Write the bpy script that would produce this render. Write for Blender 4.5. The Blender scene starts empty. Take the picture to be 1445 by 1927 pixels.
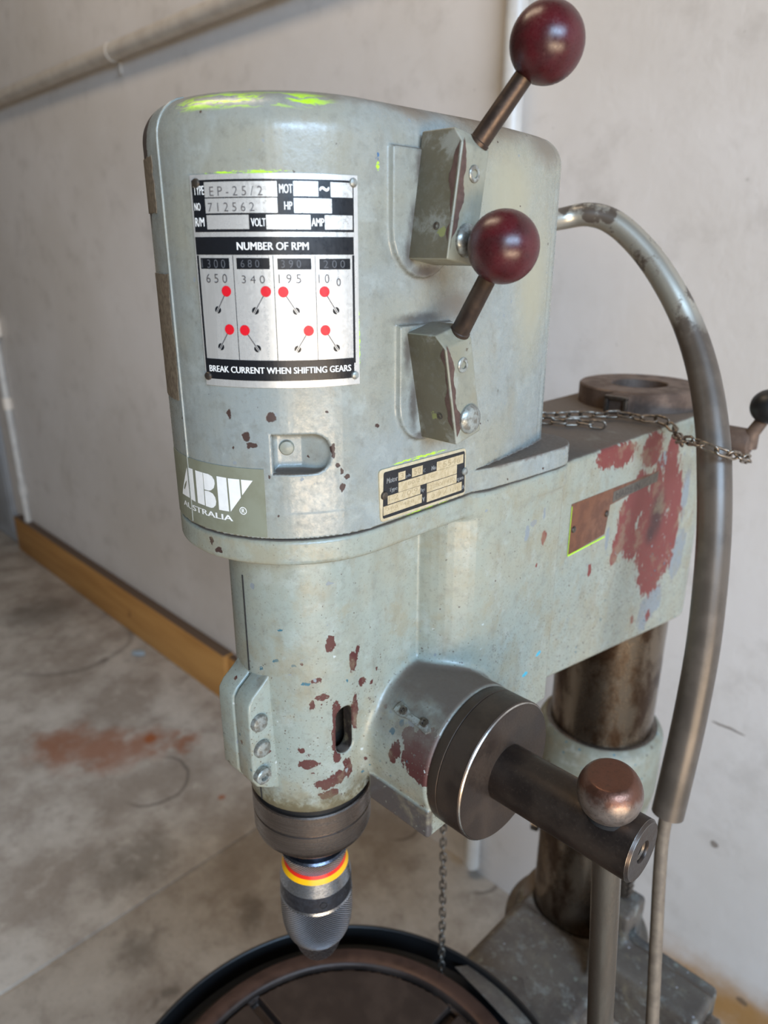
import bpy, bmesh, math, random
import numpy as np
from mathutils import Vector, Matrix

random.seed(7)
np.random.seed(7)
S = bpy.context.scene
COL = S.collection
rad = math.radians

# ------------------------------------------------------------------ camera, world, lights
# head coordinates: millimetres, x to the right side of the machine, y towards the wall,
# z measured from lens height; the floor lies 1370 mm below it.
FLOOR = -1370.0
def W(x, y, z):
    return Vector((x / 1000.0, y / 1000.0, (z - FLOOR) / 1000.0))

cam_data = bpy.data.cameras.new('camera')
cam = bpy.data.objects.new('camera', cam_data)
COL.objects.link(cam)
cam.location = W(351, -274, 0)
cam.rotation_euler = (rad(90 - 20), 0, rad(45))
cam_data.sensor_fit = 'HORIZONTAL'
cam_data.sensor_width = 7.3
cam_data.lens = 7.3 * 1357.0 / 1445.0
cam_data.clip_start = 0.01
cam_data.dof.use_dof = True
cam_data.dof.focus_distance = 0.42
cam_data.dof.aperture_fstop = 2.1
S.camera = cam

world = bpy.data.worlds.new('world')
S.world = world
world.use_nodes = True
bg = world.node_tree.nodes['Background']
bg.inputs[0].default_value = (1.0, 0.90, 0.77, 1)
bg.inputs[1].default_value = 0.13

def area(name, loc, target, sx, sy, power, color, spread=180):
    l = bpy.data.lights.new(name, 'AREA')
    l.shape = 'RECTANGLE'; l.size = sx; l.size_y = sy
    l.energy = power; l.color = color; l.spread = rad(spread)
    o = bpy.data.objects.new(name, l); COL.objects.link(o)
    o.location = loc
    d = Vector(target) - Vector(loc)
    o.rotation_euler = d.to_track_quat('-Z', 'Y').to_euler()
    return o
# daylight through the workshop's big open door to the right: sky above, sunlit yard below
area('door_sky_light', (2.9, -1.15, 2.4), (0.0, 0.35, 0.45), 2.4, 0.9, 118, (0.47, 0.70, 1.0), 115)
area('door_yard_light', (2.8, -1.1, 0.35), (0.0, 0.45, 2.9), 2.4, 0.7, 66, (1.0, 0.78, 0.54), 110)
# tall narrow gap of daylight behind the photographer, and a warm lamp under the roof
area('gap_daylight', (2.05, -2.1, 1.35), (0.0, 0.0, 1.25), 0.45, 2.0, 16, (1.0, 0.93, 0.82))
area('ceiling_lamp', (-0.9, -0.35, 3.3), (-0.9, 0.1, 0.0), 1.4, 0.5, 36, (1.0, 0.80, 0.58))

S.view_settings.view_transform = 'Standard'
S.view_settings.look = 'None'
S.view_settings.gamma = 1.0
S.view_settings.use_curve_mapping = False
S.view_settings.exposure = -0.68
S.cycles.use_denoising = True
S.cycles.max_bounces = 5
S.cycles.use_adaptive_sampling = True
S.cycles.adaptive_threshold = 0.03

# ------------------------------------------------------------------ node helpers
def lin(c):
    return tuple(((v / 12.92) if v <= 0.04045 else ((v + 0.055) / 1.055) ** 2.4) for v in c)
def rgb(r, g, b):
    return lin((r / 255.0, g / 255.0, b / 255.0)) + (1.0,)

class NT:
    def __init__(self, name):
        self.m = bpy.data.materials.new(name)
        self.m.use_nodes = True
        self.t = self.m.node_tree
        self.bsdf = self.t.nodes['Principled BSDF']
        self.obj = None
    def add(self, typ, **kw):
        n = self.t.nodes.new(typ)
        for k, v in kw.items(): setattr(n, k, v)
        return n
    def put(self, sock, v):
        if isinstance(v, bpy.types.NodeSocket): self.t.links.new(v, sock)
        else: sock.default_value = v
    def math(self, op, a, b=0.0, c=0.0, clamp=False):
        n = self.add('ShaderNodeMath', operation=op); n.use_clamp = clamp
        self.put(n.inputs[0], a); self.put(n.inputs[1], b)
        if op in ('MULTIPLY_ADD', 'SMOOTH_MIN', 'SMOOTH_MAX'): self.put(n.inputs[2], c)
        return n.outputs[0]
    def vec(self, op, a, b=(0, 0, 0)):
        n = self.add('ShaderNodeVectorMath', operation=op)
        self.put(n.inputs[0], a)
        if op == 'SCALE': self.put(n.inputs['Scale'], b)
        elif op not in ('LENGTH', 'NORMALIZE'): self.put(n.inputs[1], b)
        return n.outputs['Value'] if op in ('LENGTH', 'DOT_PRODUCT', 'DISTANCE') else n.outputs[0]
    def P(self):
        """object coordinates in millimetres, z from lens height"""
        if self.obj is None:
            tc = self.add('ShaderNodeTexCoord')
            v = self.vec('SCALE', tc.outputs['Object'], 1000.0)
            self.obj = self.vec('ADD', v, (0, 0, FLOOR))
        return self.obj
    def xyz(self, v=None):
        n = self.add('ShaderNodeSeparateXYZ'); self.put(n.inputs[0], v or self.P())
        return n.outputs
    def noise(self, scale, detail=4.0, rough=0.55, v=None, stretch=None):
        v = v or self.P()
        if stretch: v = self.vec('MULTIPLY', v, stretch)
        n = self.add('ShaderNodeTexNoise')
        self.put(n.inputs['Vector'], v); n.inputs['Scale'].default_value = scale
        n.inputs['Detail'].default_value = detail; n.inputs['Roughness'].default_value = rough
        return n.outputs
    def ramp(self, v, a, b, lo=0.0, hi=1.0):
        n = self.add('ShaderNodeMapRange'); n.interpolation_type = 'SMOOTHSTEP'
        self.put(n.inputs[0], v)
        n.inputs[1].default_value = a; n.inputs[2].default_value = b
        n.inputs[3].default_value = lo; n.inputs[4].default_value = hi
        return n.outputs[0]
    def mix(self, f, a, b):
        n = self.add('ShaderNodeMix', data_type='RGBA')
        self.put(n.inputs[0], f); self.put(n.inputs[6], a); self.put(n.inputs[7], b)
        return n.outputs[2]
    def distort(self, scale, amp, v=None):
        n = self.noise(scale, 3.0, 0.6, v)
        d = self.vec('SUBTRACT', n['Color'], (0.5, 0.5, 0.5))
        return self.vec('ADD', v or self.P(), self.vec('SCALE', d, amp))
    def blobs(self, chips, v, a=0.9, b=1.1, add=None):
        """mask of a set of worn spots: (x, y, z, rxy, rz) in millimetres"""
        d = None
        for (x, y, z, rx, rz) in chips:
            q = self.vec('SUBTRACT', v, (x, y, z))
            q = self.vec('DIVIDE', q, (max(rx, .6), max(rx, .6), max(rz, .6)))
            l = self.vec('LENGTH', q)
            d = l if d is None else self.math('MINIMUM', d, l)
        if add is not None: d = self.math('ADD', d, add)
        return self.ramp(d, a, b, 1.0, 0.0)
    def flecks(self, size, chance, v, thr=0.32, region=None):
        n = self.add('ShaderNodeTexVoronoi'); self.put(n.inputs['Vector'], v)
        n.inputs['Scale'].default_value = 1.0 / size
        sep = self.add('ShaderNodeSeparateColor'); self.put(sep.inputs[0], n.outputs['Color'])
        lim = chance if region is None else self.math('MULTIPLY', region, chance)
        pick = self.math('LESS_THAN', sep.outputs[0], lim)
        rr = self.math('MULTIPLY_ADD', sep.outputs[1], thr, 0.12)
        near = self.math('LESS_THAN', self.math('MULTIPLY_ADD', self.noise(2.2 / size, 3, .7)['Fac'], 0.7, n.outputs['Distance']), self.math('ADD', rr, 0.22))
        return self.math('MULTIPLY', pick, near)
    def maxm(self, *ms):
        r = ms[0]
        for m in ms[1:]: r = self.math('MAXIMUM', r, m)
        return r
    def bump(self, h, strength=0.3, dist=0.001):
        n = self.add('ShaderNodeBump'); self.put(n.inputs['Height'], h)
        n.inputs['Strength'].default_value = strength; n.inputs['Distance'].default_value = dist
        self.put(self.bsdf.inputs['Normal'], n.outputs[0])
    def out(self, color=None, rough=None, metal=None, spec=None):
        b = self.bsdf.inputs
        if color is not None: self.put(b['Base Color'], color)
        if rough is not None: self.put(b['Roughness'], rough)
        if metal is not None: self.put(b['Metallic'], metal)
        if spec is not None: self.put(b['Specular IOR Level'], spec)
        return self.m
    def up(self):
        g = self.add('ShaderNodeNewGeometry')
        return self.xyz(g.outputs['Normal'])[2]

# ------------------------------------------------------------------ mesh helpers (input mm, output m)
def link(name, me, mat, parent=None, label=None):
    o = bpy.data.objects.new(name, me); COL.objects.link(o)
    if mat is not None:
        me.materials.clear()
        for m in (mat if isinstance(mat, (list, tuple)) else [mat]): me.materials.append(m)
    if parent is not None: o.parent = parent
    if label: o['label'] = label
    return o
def tag(o, label, cat, group=None):
    o['label'] = label; o['category'] = cat
    if group: o['group'] = group
    return o
def mesh_from(verts, faces, smooth=True, name='m', org=None):
    """verts in mm, z from lens height"""
    v = np.asarray(verts, float).copy()
    v[:, 2] -= FLOOR
    v *= 0.001
    me = bpy.data.meshes.new(name)
    me.from_pydata(v.tolist(), [], [tuple(int(i) for i in f) for f in faces])
    me.update()
    if smooth: me.shade_smooth()
    return me
def sharp(me, deg=35):
    bm = bmesh.new(); bm.from_mesh(me)
    bmesh.ops.recalc_face_normals(bm, faces=bm.faces)
    for e in bm.edges:
        if len(e.link_faces) == 2 and e.calc_face_angle(0) > rad(deg): e.smooth = False
    for f in bm.faces: f.smooth = True
    bm.to_mesh(me); bm.free()
    return me
def frame(axis):
    w = Vector(axis).normalized()
    u = Vector((0, 0, 1)) if abs(w.z) < 0.9 else Vector((1, 0, 0))
    u = (u - w * u.dot(w)).normalized()
    return u, w.cross(u), w
def lathe(org, axis, prof, seg=48, deg=35):
    """prof: list of (distance along axis, radius)"""
    u, v, w = frame(axis); o = Vector(org)
    V = []; F = []; rings = []
    for (t, r) in prof:
        if r <= 1e-6:
            rings.append([len(V)]); V.append(o + w * t)
        else:
            ids = []
            for k in range(seg):
                a = 2 * math.pi * k / seg
                ids.append(len(V)); V.append(o + w * t + (u * math.cos(a) + v * math.sin(a)) * r)
            rings.append(ids)
    for A, B in zip(rings[:-1], rings[1:]):
        if len(A) == 1 and len(B) == 1: continue
        for k in range(seg):
            j = (k + 1) % seg
            if len(A) == 1: F.append((A[0], B[k], B[j]))
            elif len(B) == 1: F.append((A[k], A[j], B[0]))
            else: F.append((A[k], A[j], B[j], B[k]))
    return sharp(mesh_from([tuple(p) for p in V], F), deg)
def tube(path, r, seg=16, cap=True):
    """r: number or list"""
    pts = [Vector(p) for p in path]; n = len(pts)
    R = r if isinstance(r, (list, tuple)) else [r] * n
    T = [(pts[min(i + 1, n - 1)] - pts[max(i - 1, 0)]).normalized() for i in range(n)]
    u, v, w = frame(T[0]); V = []; F = []
    for i in range(n):
        u = (u - T[i] * u.dot(T[i])).normalized(); v = T[i].cross(u)
        for k in range(seg):
            a = 2 * math.pi * k / seg
            V.append(pts[i] + (u * math.cos(a) + v * math.sin(a)) * R[i])
    for i in range(n - 1):
        for k in range(seg):
            j = (k + 1) % seg
            F.append((i * seg + k, i * seg + j, (i + 1) * seg + j, (i + 1) * seg + k))
    if cap:
        F.append(tuple(reversed(range(seg)))); F.append(tuple(range((n - 1) * seg, n * seg)))
    return sharp(mesh_from([tuple(p) for p in V], F), 50)
def spline(pts, n=10):
    """Catmull-Rom through pts"""
    P = [np.array(p, float) for p in pts]
    P = [2 * P[0] - P[1]] + P + [2 * P[-1] - P[-2]]
    out = []
    for i in range(1, len(P) - 2):
        for k in range(n):
            t = k / n
            out.append(0.5 * ((2 * P[i]) + (-P[i - 1] + P[i + 1]) * t + (2 * P[i - 1] - 5 * P[i] + 4 * P[i + 1] - P[i + 2]) * t * t
                              + (-P[i - 1] + 3 * P[i] - 3 * P[i + 1] + P[i + 2]) * t ** 3))
    out.append(P[-2]); return [tuple(q) for q in out]
def prism(poly, fn, t0, t1, bevel=0.0, seg=2):
    """extrude the 2-D polygon from t0 to t1; fn(u, v, t) gives the mm point"""
    bm = bmesh.new()
    a = [bm.verts.new(fn(u, v, t0)) for u, v in poly]
    b = [bm.verts.new(fn(u, v, t1)) for u, v in poly]
    n = len(poly)
    bm.faces.new(a); bm.faces.new(list(reversed(b)))
    for i in range(n): bm.faces.new((a[i], b[i], b[(i + 1) % n], a[(i + 1) % n]))
    bmesh.ops.recalc_face_normals(bm, faces=bm.faces)
    if bevel > 0:
        ed = [e for e in bm.edges if e.calc_face_angle(0) > rad(30)]
        bmesh.ops.bevel(bm, geom=ed, offset=bevel, segments=seg, profile=0.5, affect='EDGES', clamp_overlap=True)
    for v in bm.verts: v.co = Vector((v.co.x / 1000, v.co.y / 1000, (v.co.z - FLOOR) / 1000))
    me = bpy.data.meshes.new('m'); bm.to_mesh(me); bm.free()
    return sharp(me, 40)
def box(x0, x1, y0, y1, z0, z1, bevel=1.0, seg=2):
    return prism([(x0, y0), (x1, y0), (x1, y1), (x0, y1)], lambda u, v, t: (u, v, t), z0, z1, bevel, seg)
def join_meshes(meshes):
    bm = bmesh.new()
    for m in meshes: bm.from_mesh(m)
    me = bpy.data.meshes.new('m'); bm.to_mesh(me); bm.free()
    return me

# ------------------------------------------------------------------ signed distance modelling
def poly_sdf(px, py, poly):
    poly = np.asarray(poly, np.float32); n = len(poly)
    d = np.full(px.shape, 1e9, np.float32); inside = np.zeros(px.shape, bool)
    for i in range(n):
        ax, ay = poly[i]; bx, by = poly[(i + 1) % n]
        ex, ey = bx - ax, by - ay
        wx, wy = px - ax, py - ay
        t = np.clip((wx * ex + wy * ey) / (ex * ex + ey * ey + 1e-9), 0, 1)
        d = np.minimum(d, (wx - ex * t) ** 2 + (wy - ey * t) ** 2)
        c = (ay > py) != (by > py)
        if abs(ey) > 1e-9: inside ^= c & (px < ex * (py - ay) / ey + ax)
    d = np.sqrt(d)
    return np.where(inside, -d, d)
def extr(d2, z, z0, z1, r):
    h = (z1 - z0) / 2; c = (z0 + z1) / 2
    a = d2 + r; b = np.abs(z - c) - h + r
    return np.minimum(np.maximum(a, b), 0) + np.sqrt(np.maximum(a, 0) ** 2 + np.maximum(b, 0) ** 2) - r
def sd_box(x, y, z, c, h, r=0.0):
    q = [np.abs(v - cc) - hh + r for v, cc, hh in zip((x, y, z), c, h)]
    return np.sqrt(sum(np.maximum(k, 0) ** 2 for k in q)) + np.minimum(np.maximum(np.maximum(q[0], q[1]), q[2]), 0) - r
def smin(a, b, k):
    h = np.maximum(k - np.abs(a - b), 0) / k
    return np.minimum(a, b) - h * h * k * 0.25
def smax(a, b, k):
    return -smin(-a, -b, k)
def nets(f, lo, hi, h):
    """surface nets of f(x, y, z) < 0, vertices pulled onto the surface, normals from the field"""
    ax = [np.arange(l, u + h, h, dtype=np.float32) for l, u in zip(lo, hi)]
    X, Y, Z = np.meshgrid(*ax, indexing='ij', sparse=True)
    D = np.asarray(f(X, Y, Z), np.float32)
    D = np.broadcast_to(D, (len(ax[0]), len(ax[1]), len(ax[2])))
    s = D < 0
    nx, ny, nz = [n - 1 for n in D.shape]
    def cor(a, i, j, k): return a[i:i + nx, j:j + ny, k:k + nz]
    cnt = np.zeros((nx, ny, nz), np.uint8)
    for i in (0, 1):
        for j in (0, 1):
            for k in (0, 1): cnt += cor(s, i, j, k)
    act = (cnt > 0) & (cnt < 8)
    ids = -np.ones(act.shape, np.int64)
    I = np.argwhere(act); ids[act] = np.arange(len(I))
    acc = np.zeros((len(I), 3)); num = np.zeros(len(I))
    cs = [(i, j, k) for i in (0, 1) for j in (0, 1) for k in (0, 1)]
    val = {c: D[I[:, 0] + c[0], I[:, 1] + c[1], I[:, 2] + c[2]].astype(float) for c in cs}
    for a in cs:
        for b in cs:
            if sum(b) - sum(a) == 1 and all(q >= p for p, q in zip(a, b)):
                va, vb = val[a], val[b]
                m = (va < 0) != (vb < 0)
                t = np.where(m, va / np.where(m, va - vb, 1), 0)
                p = np.array(a) + (np.array(b) - np.array(a)) * t[:, None]
                acc += p * m[:, None]; num += m
    V = (I + acc / num[:, None]) * h + np.array(lo)
    F = []
    for d in range(3):
        e = [0, 0, 0]; e[d] = 1
        sh = [slice(1, -1)] * 3; sh[d] = slice(0, D.shape[d] - 1)
        A = s[tuple(sh)]
        sh2 = list(sh); sh2[d] = slice(1, D.shape[d])
        Bm = s[tuple(sh2)]
        for flip, m in ((False, A & ~Bm), (True, ~A & Bm)):
            J = np.argwhere(m)
            if not len(J): continue
            J = J + 1; J[:, d] -= 1
            o1 = np.zeros(3, int); o2 = np.zeros(3, int)
            o1[(d + 1) % 3] = 1; o2[(d + 2) % 3] = 1
            q = [ids[tuple((J - o1 - o2).T)], ids[tuple((J - o2).T)], ids[tuple(J.T)], ids[tuple((J - o1).T)]]
            q = np.stack(q, 1)
            if flip: q = q[:, ::-1]
            F.append(q)
    F = np.concatenate(F)
    F = F[(F >= 0).all(1)]
    def grad(P):
        e = 0.15; g = []
        for k in range(3):
            d = np.zeros(3); d[k] = e
            g.append(f(*(P + d).T) - f(*(P - d).T))
        g = np.stack(g, 1); return g / (np.linalg.norm(g, axis=1, keepdims=True) + 1e-9)
    for it in range(2):
        g = grad(V); dd = np.clip(f(*V.T), -h * .8, h * .8)
        V = V - g * dd[:, None]
    g = grad(V)
    me = bpy.data.meshes.new('m')
    vv = V.copy(); vv[:, 2] -= FLOOR; vv *= 0.001
    me.vertices.add(len(vv)); me.vertices.foreach_set('co', vv.astype(np.float32).ravel())
    me.loops.add(len(F) * 4); me.loops.foreach_set('vertex_index', F.astype(np.int32).ravel())
    me.polygons.add(len(F)); me.polygons.foreach_set('loop_start', np.arange(0, len(F) * 4, 4, dtype=np.int32))
    me.polygons.foreach_set('loop_total', np.full(len(F), 4, np.int32))
    me.update(calc_edges=True)
    me.shade_smooth()
    me.normals_split_custom_set_from_vertices(g.astype(np.float32).tolist())
    return me

# ------------------------------------------------------------------ lettering
def text_verts(s, bold=0.0):
    cu = bpy.data.curves.new('t', 'FONT'); cu.body = s; cu.size = 1.0
    cu.offset = bold; cu.resolution_u = 3
    o = bpy.data.objects.new('t', cu); COL.objects.link(o)
    me = bpy.data.meshes.new_from_object(o.evaluated_get(bpy.context.evaluated_depsgraph_get()))
    v = np.array([p.co[:2] for p in me.vertices]); f = [tuple(p.vertices) for p in me.polygons]
    bpy.data.objects.remove(o); bpy.data.curves.remove(cu); bpy.data.meshes.remove(me)
    return v, f
def fit_text(s, rect, bold=0.0, pad=None):
    """lay the words into rect (u0, v0, u1, v1)"""
    v, f = text_verts(s, bold)
    lo, hi = v.min(0), v.max(0)
    u0, v0, u1, v1 = rect
    q = (v - lo) / np.maximum(hi - lo, 1e-6)
    return np.column_stack([u0 + q[:, 0] * (u1 - u0), v0 + q[:, 1] * (v1 - v0)]), f
def subdiv_rect(u0, v0, u1, v1, nu, nv=1):
    V = []; F = []
    for j in range(nv + 1):
        for i in range(nu + 1): V.append((u0 + (u1 - u0) * i / nu, v0 + (v1 - v0) * j / nv))
    for j in range(nv):
        for i in range(nu):
            a = j * (nu + 1) + i; F.append((a, a + 1, a + nu + 2, a + nu + 1))
    return np.array(V), F
class Print:
    """flat print collected on a cylinder or a plane, as one thin mesh"""
    def __init__(self, fn): self.fn = fn; self.V = []; self.F = []
    def add(self, v, f):
        n = len(self.V)
        self.V += [self.fn(a, b) for a, b in v]
        self.F += [tuple(i + n for i in q) for q in f]
    def rect(self, r, nu=8):
        self.add(*subdiv_rect(*r, nu))
    def text(self, s, r, bold=0.0):
        if bold <= 0: self.add(*fit_text(s, r, bold)); return
        d = 0.045 * (r[2] - r[0]) / max(len(s), 1)      # heavier strokes: the outline laid down three times, a hair apart
        for k in (-1, 0, 1): self.add(*fit_text(s, (r[0] + d + k * d, r[1], r[2] - d + k * d, r[3])))
    def poly(self, p): self.add(p, [tuple(range(len(p)))])
    def disc(self, c, ru, rv, n=20):
        self.add([(c[0] + ru * math.cos(2 * math.pi * k / n), c[1] + rv * math.sin(2 * math.pi * k / n)) for k in range(n)], [tuple(range(n))])
    def ring(self, c, ru, rv, w, n=24):
        v = []
        for s in (1.0, 1.0 - w):
            v += [(c[0] + s * ru * math.cos(2 * math.pi * k / n), c[1] + s * rv * math.sin(2 * math.pi * k / n)) for k in range(n)]
        self.add(v, [(k, (k + 1) % n, n + (k + 1) % n, n + k) for k in range(n)])
    def build(self, name, mat, parent):
        bm = bmesh.new(); bm.from_mesh(mesh_from(self.V, self.F))
        me = bpy.data.meshes.new('m'); bm.to_mesh(me); bm.free(); me.shade_flat()
        return link(name, me, mat, parent)
def pr1(name, mat, parent, fn, kind, *args):
    p = Print(fn); getattr(p, kind)(*args); return p.build(name, mat, parent)
def on_cyl(r): return lambda a, z: (r * math.cos(rad(a)), r * math.sin(rad(a)), z)
def on_side(x): return lambda y, z: (x, y, z)

# ------------------------------------------------------------------ measured marks (head coordinates, mm / degrees)
PLATE_BLACK=[(-74.35, 7.9, -13.31, 30.8), (-74.74, -2.4, -13.54, 5.7), (-74.67, -62.7, -14.02, -52.4)]
PLATE_FIELDS=[(-68.7, 23.2, -41.43, 29.8), (-68.77, 16.2, -41.53, 22.7), (-68.63, 9.1, -52.0, 15.4), (-35.74, 23.5, -26.9, 29.9), (-22.35, 23.3, -13.78, 29.8), (-35.74, 16.2, -22.01, 22.6), (-45.8, 9.0, -30.01, 15.4), (-24.81, 9.0, -13.93, 15.4)]
PLATE_BOXES=[(-72.95, -8.9, -60.6, -3.9), (-57.73, -8.9, -45.37, -3.8), (-42.55, -9.1, -30.24, -4.0), (-27.24, -9.2, -15.1, -4.2)]
PLATE_WHITE=[('TYPE', (-73.64, 24.4, -68.87, 28.3)), ('NO', (-73.81, 17.5, -70.94, 20.9)), ('R/M', (-73.97, 10.4, -69.75, 14.4)), ('MOT', (-40.73, 24.7, -36.01, 28.6)), ('~', (-26.5, 25.7, -22.82, 27.9)), ('HP', (-39.18, 17.6, -36.28, 21.1)), ('VOLT', (-51.3, 10.3, -45.96, 13.9)), ('AMP', (-29.74, 10.4, -25.05, 14.0)), ('NUMBER OF RPM', (-57.19, -0.2, -30.95, 3.3)), ('BREAK CURRENT WHEN SHIFTING GEARS', (-72.85, -59.0, -15.41, -55.8))]
PLATE_DARK=[('E P - 2 5 / 2', (-66.5, 23.7, -46.55, 27.8)), ('7 1 2 5 6 2', (-67.58, 16.9, -49.75, 20.8)), ('6 5 0', (-70.8, -15.4, -61.82, -11.2)), ('3 4 0', (-56.0, -15.4, -47.35, -11.8)), ('1 9 5', (-42.33, -15.4, -34.17, -11.2)), ('1 0', (-27.68, -15.5, -23.66, -11.3)), ('0', (-20.82, -17.0, -19.13, -13.3))]
PLATE_GREY=[('1 3 0 0', (-72.38, -8.5, -62.22, -4.5)), ('6 8 0', (-56.1, -8.1, -49.1, -4.6)), ('3 9 0', (-41.16, -8.3, -34.0, -4.7)), ('2 0 0', (-25.72, -8.5, -17.39, -4.9))]
PLATE_SEPS=[(-59.66, -2.7, -53.3, -59.05), (0, -2.7, -53.5, -44.04), (0, -2.7, -54.3, -28.79), (0, -2.7, -53.6, -74.19), (0, -2.7, -55.1, -13.78)]
PLATE_DOTS=[(-62.49, -19.2), (-47.24, -19.2), (-40.84, -19.4), (-25.59, -19.5), (-62.32, -37.5), (-56.1, -37.7), (-32.04, -38.0), (-25.65, -38.0)]
PLATE_PIV=[(-66.74, -28.2), (-51.58, -28.3), (-36.39, -28.5), (-21.23, -28.7), (-66.57, -46.2), (-51.58, -46.6), (-36.39, -46.9), (-21.3, -47.0)]
PLATE_RIV=[(-72.16, 29.6), (-13.47, 30.0), (-73.73, -61.5), (-13.78, -61.4)]
MOTOR_OUT=[(-2.8, -116.0), (74.3, -117.4), (75.1, -148.4), (-1.4, -147.6)]
MOTOR_BLACK=[(0.7, -117.9), (73.0, -119.1), (74.3, -146.7), (0.0, -145.7)]
MOTOR_FIELDS=[(12.6, -125.5, 18.6, -120.5), (24.1, -125.8, 33.5, -120.3), (46.2, -126.6, 71.7, -120.9), (12.7, -132.4, 65.6, -126.5), (3.9, -137.8, 31.7, -132.6), (37.5, -138.5, 65.7, -132.8), (0.4, -143.8, 33.2, -138.3), (37.7, -144.7, 71.0, -138.9)]
MOTOR_WHITE=[('Motor', (3.2, -125.1, 12.0, -121.8)), ('ph', (19.2, -125.3, 22.9, -123.0)), ('c', (34.2, -125.0, 35.9, -122.7)), ('No', (41.5, -125.3, 45.5, -122.6)), ('Type', (5.1, -131.3, 11.8, -128.0)), ('hp', (32.1, -137.6, 35.7, -134.4)), ('V', (33.8, -143.4, 35.9, -140.7)), ('rpm', (66.1, -138.4, 72.3, -135.7)), ('A', (71.4, -144.1, 73.7, -141.5))]
MOTOR_TAN=[('3', (14.0, -124.4, 17.0, -121.3)), ('50', (26.0, -124.7, 31.9, -121.2)), ('5546', (52.2, -125.6, 68.6, -122.0)), ('80/2-4- C', (20.7, -129.9, 44.3, -127.7)), ('1.2 / 0.9', (4.8, -136.1, 29.2, -133.2)), ('2880/1420', (40.1, -136.9, 63.8, -134.4)), ('380  420', (3.0, -141.4, 26.1, -139.7)), ('2.7 / 1.8', (42.0, -143.1, 67.4, -141.0))]
MOTOR_RIV=[(1.0, -131.6), (73.4, -132.7)]
STICKER=[(-87.11, -109.0), (-52.06, -109.1), (-51.64, -148.2), (-87.03, -146.4)]
EMBLEM=[[(-94.26, -115.8), (-94.04, -134.2), (-102.26, -134.4), (-101.41, -132.2)], [(-93.5, -115.7), (-89.32, -115.6), (-89.32, -135.0), (-93.66, -134.4)], [(-87.41, -115.7), (-82.29, -115.8), (-82.6, -135.2), (-87.49, -135.0)], [(-82.06, -115.8), (-78.9, -115.8), (-76.79, -116.6), (-75.61, -118.5), (-75.47, -120.6), (-76.24, -123.3), (-77.97, -125.0), (-79.29, -125.5), (-82.06, -125.5)], [(-81.99, -126.1), (-79.36, -125.9), (-77.11, -126.7), (-75.85, -128.6), (-75.47, -131.0), (-75.93, -133.3), (-77.35, -135.0), (-78.66, -135.5), (-82.06, -135.3)], [(-74.21, -116.0), (-69.16, -116.1), (-68.99, -135.4), (-74.21, -135.5)], [(-68.41, -116.2), (-62.99, -116.1), (-62.82, -126.4), (-68.17, -135.4)], [(-62.21, -116.1), (-57.09, -116.2), (-62.14, -125.0)]]
AUS=(-101.65, -140.75, -67.28, -137.4)
REG=(-62.21, -133.9)
COVER_BROWN=[(30.8, -68.4, -80.8, 1.4, 2.8), (50.0, -55.9, -81.7, 2.7, 2.7), (38.6, -64.3, -92.4, 2.2, 2.8), (41.3, -62.6, -96.8, 3.4, 1.7), (74.9, -3.5, -90.2, 1.5, 1.5), (68.7, -30.0, -100.7, 1.4, 4.5), (69.7, -27.7, -108.9, 1.4, 1.7), (70.4, -25.7, -112.7, 1.1, 2.3), (71.4, -22.9, -116.1, 1.7, 1.4), (70.6, -25.3, -121.5, 1.4, 2.3), (11.8, -75.1, -156.1, 1.8, 4.2), (17.2, -74.0, -161.0, 2.7, 1.8), (19.4, -73.5, -154.3, 0.9, 2.1), (32.1, -67.8, -99.0, 0.8, 0.6), (68.1, -31.5, 63.0, 3.4, 1.0), (70.8, -24.7, -36.4, 1.9, 1.9)]
COVER_BLUE=[(75.0, -2.2, 42.5, 0.8, 1.8), (75.0, 111.0, -71.7, 1.0, 1.4), (56.4, -49.5, -106.0, 1.1, 0.6)]
COVER_LIME=[(75.0, -2.2, 38.3, 1.0, 2.1), (73.5, -14.9, -43.8, 0.8, 16.4), (41.1, -62.7, 33.3, 14.8, 1.0), (52.9, -53.2, 34.1, 12.3, 0.7), (75.0, 32.0, -115.2, 23.6, 0.9), (75.0, 37.7, -149.3, 22.8, 1.0)]
ARM_RED=[(73.0, 314, -233, 13, 18), (73.0, 305, -248, 9, 9), (73.0, 332, -211, 13, 16), (73.0, 268, -162, 14, 7), (73.0, 369.1, -248.8, 21.6, 41.1), (73.0, 414.9, -258.3, 11.8, 37.7), (73.0, 385.5, -296.1, 20.3, 24.0), (73.0, 393.1, -213.8, 12.4, 23.2), (73.0, 333.7, -257.9, 14.0, 11.0), (73.0, 291.7, -164.7, 15.5, 7.3), (73.0, 347.6, -170.6, 14.5, 11.6), (73.0, 391.3, -181.5, 9.1, 12.2), (73.0, 294.8, -263.2, 4.8, 4.3), (73.0, 361.2, -302.7, 8.4, 5.2), (73.0, 349.7, -345.4, 2.6, 4.2), (73.0, 386.4, -355.1, 4.4, 4.9), (73.0, 254.3, -259.7, 2.3, 4.6)]
ARM_DARK=[(73.0, 375.1, -242.2, 12.4, 20.6), (73.0, 367.9, -256.8, 9.3, 10.3)]
ARM_GREY=[(73.0, 437.9, -300.4, 12.3, 19.1), (73.0, 394.4, -340.9, 13.2, 12.1), (73.0, 435.9, -234.9, 5.4, 21.7), (73.0, 315.3, -224.0, 4.8, 14.4), (73.0, 378.4, -347.3, 9.8, 14.1), (73.0, 373.4, -185.8, 7.0, 6.0), (73.0, 279.8, -237.2, 2.3, 8.4)]
BODY_RED=[(82.0, 163.7, -201.9, 3.6, 6.0), (82.0, 156.6, -223.1, 1.6, 2.0)]
BODY_GREY=[(82.0, 141.1, -192.2, 3.1, 6.1), (82.0, 148.5, -186.8, 3.9, 2.3), (82.0, 161.9, -183.3, 1.6, 4.7)]
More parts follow.
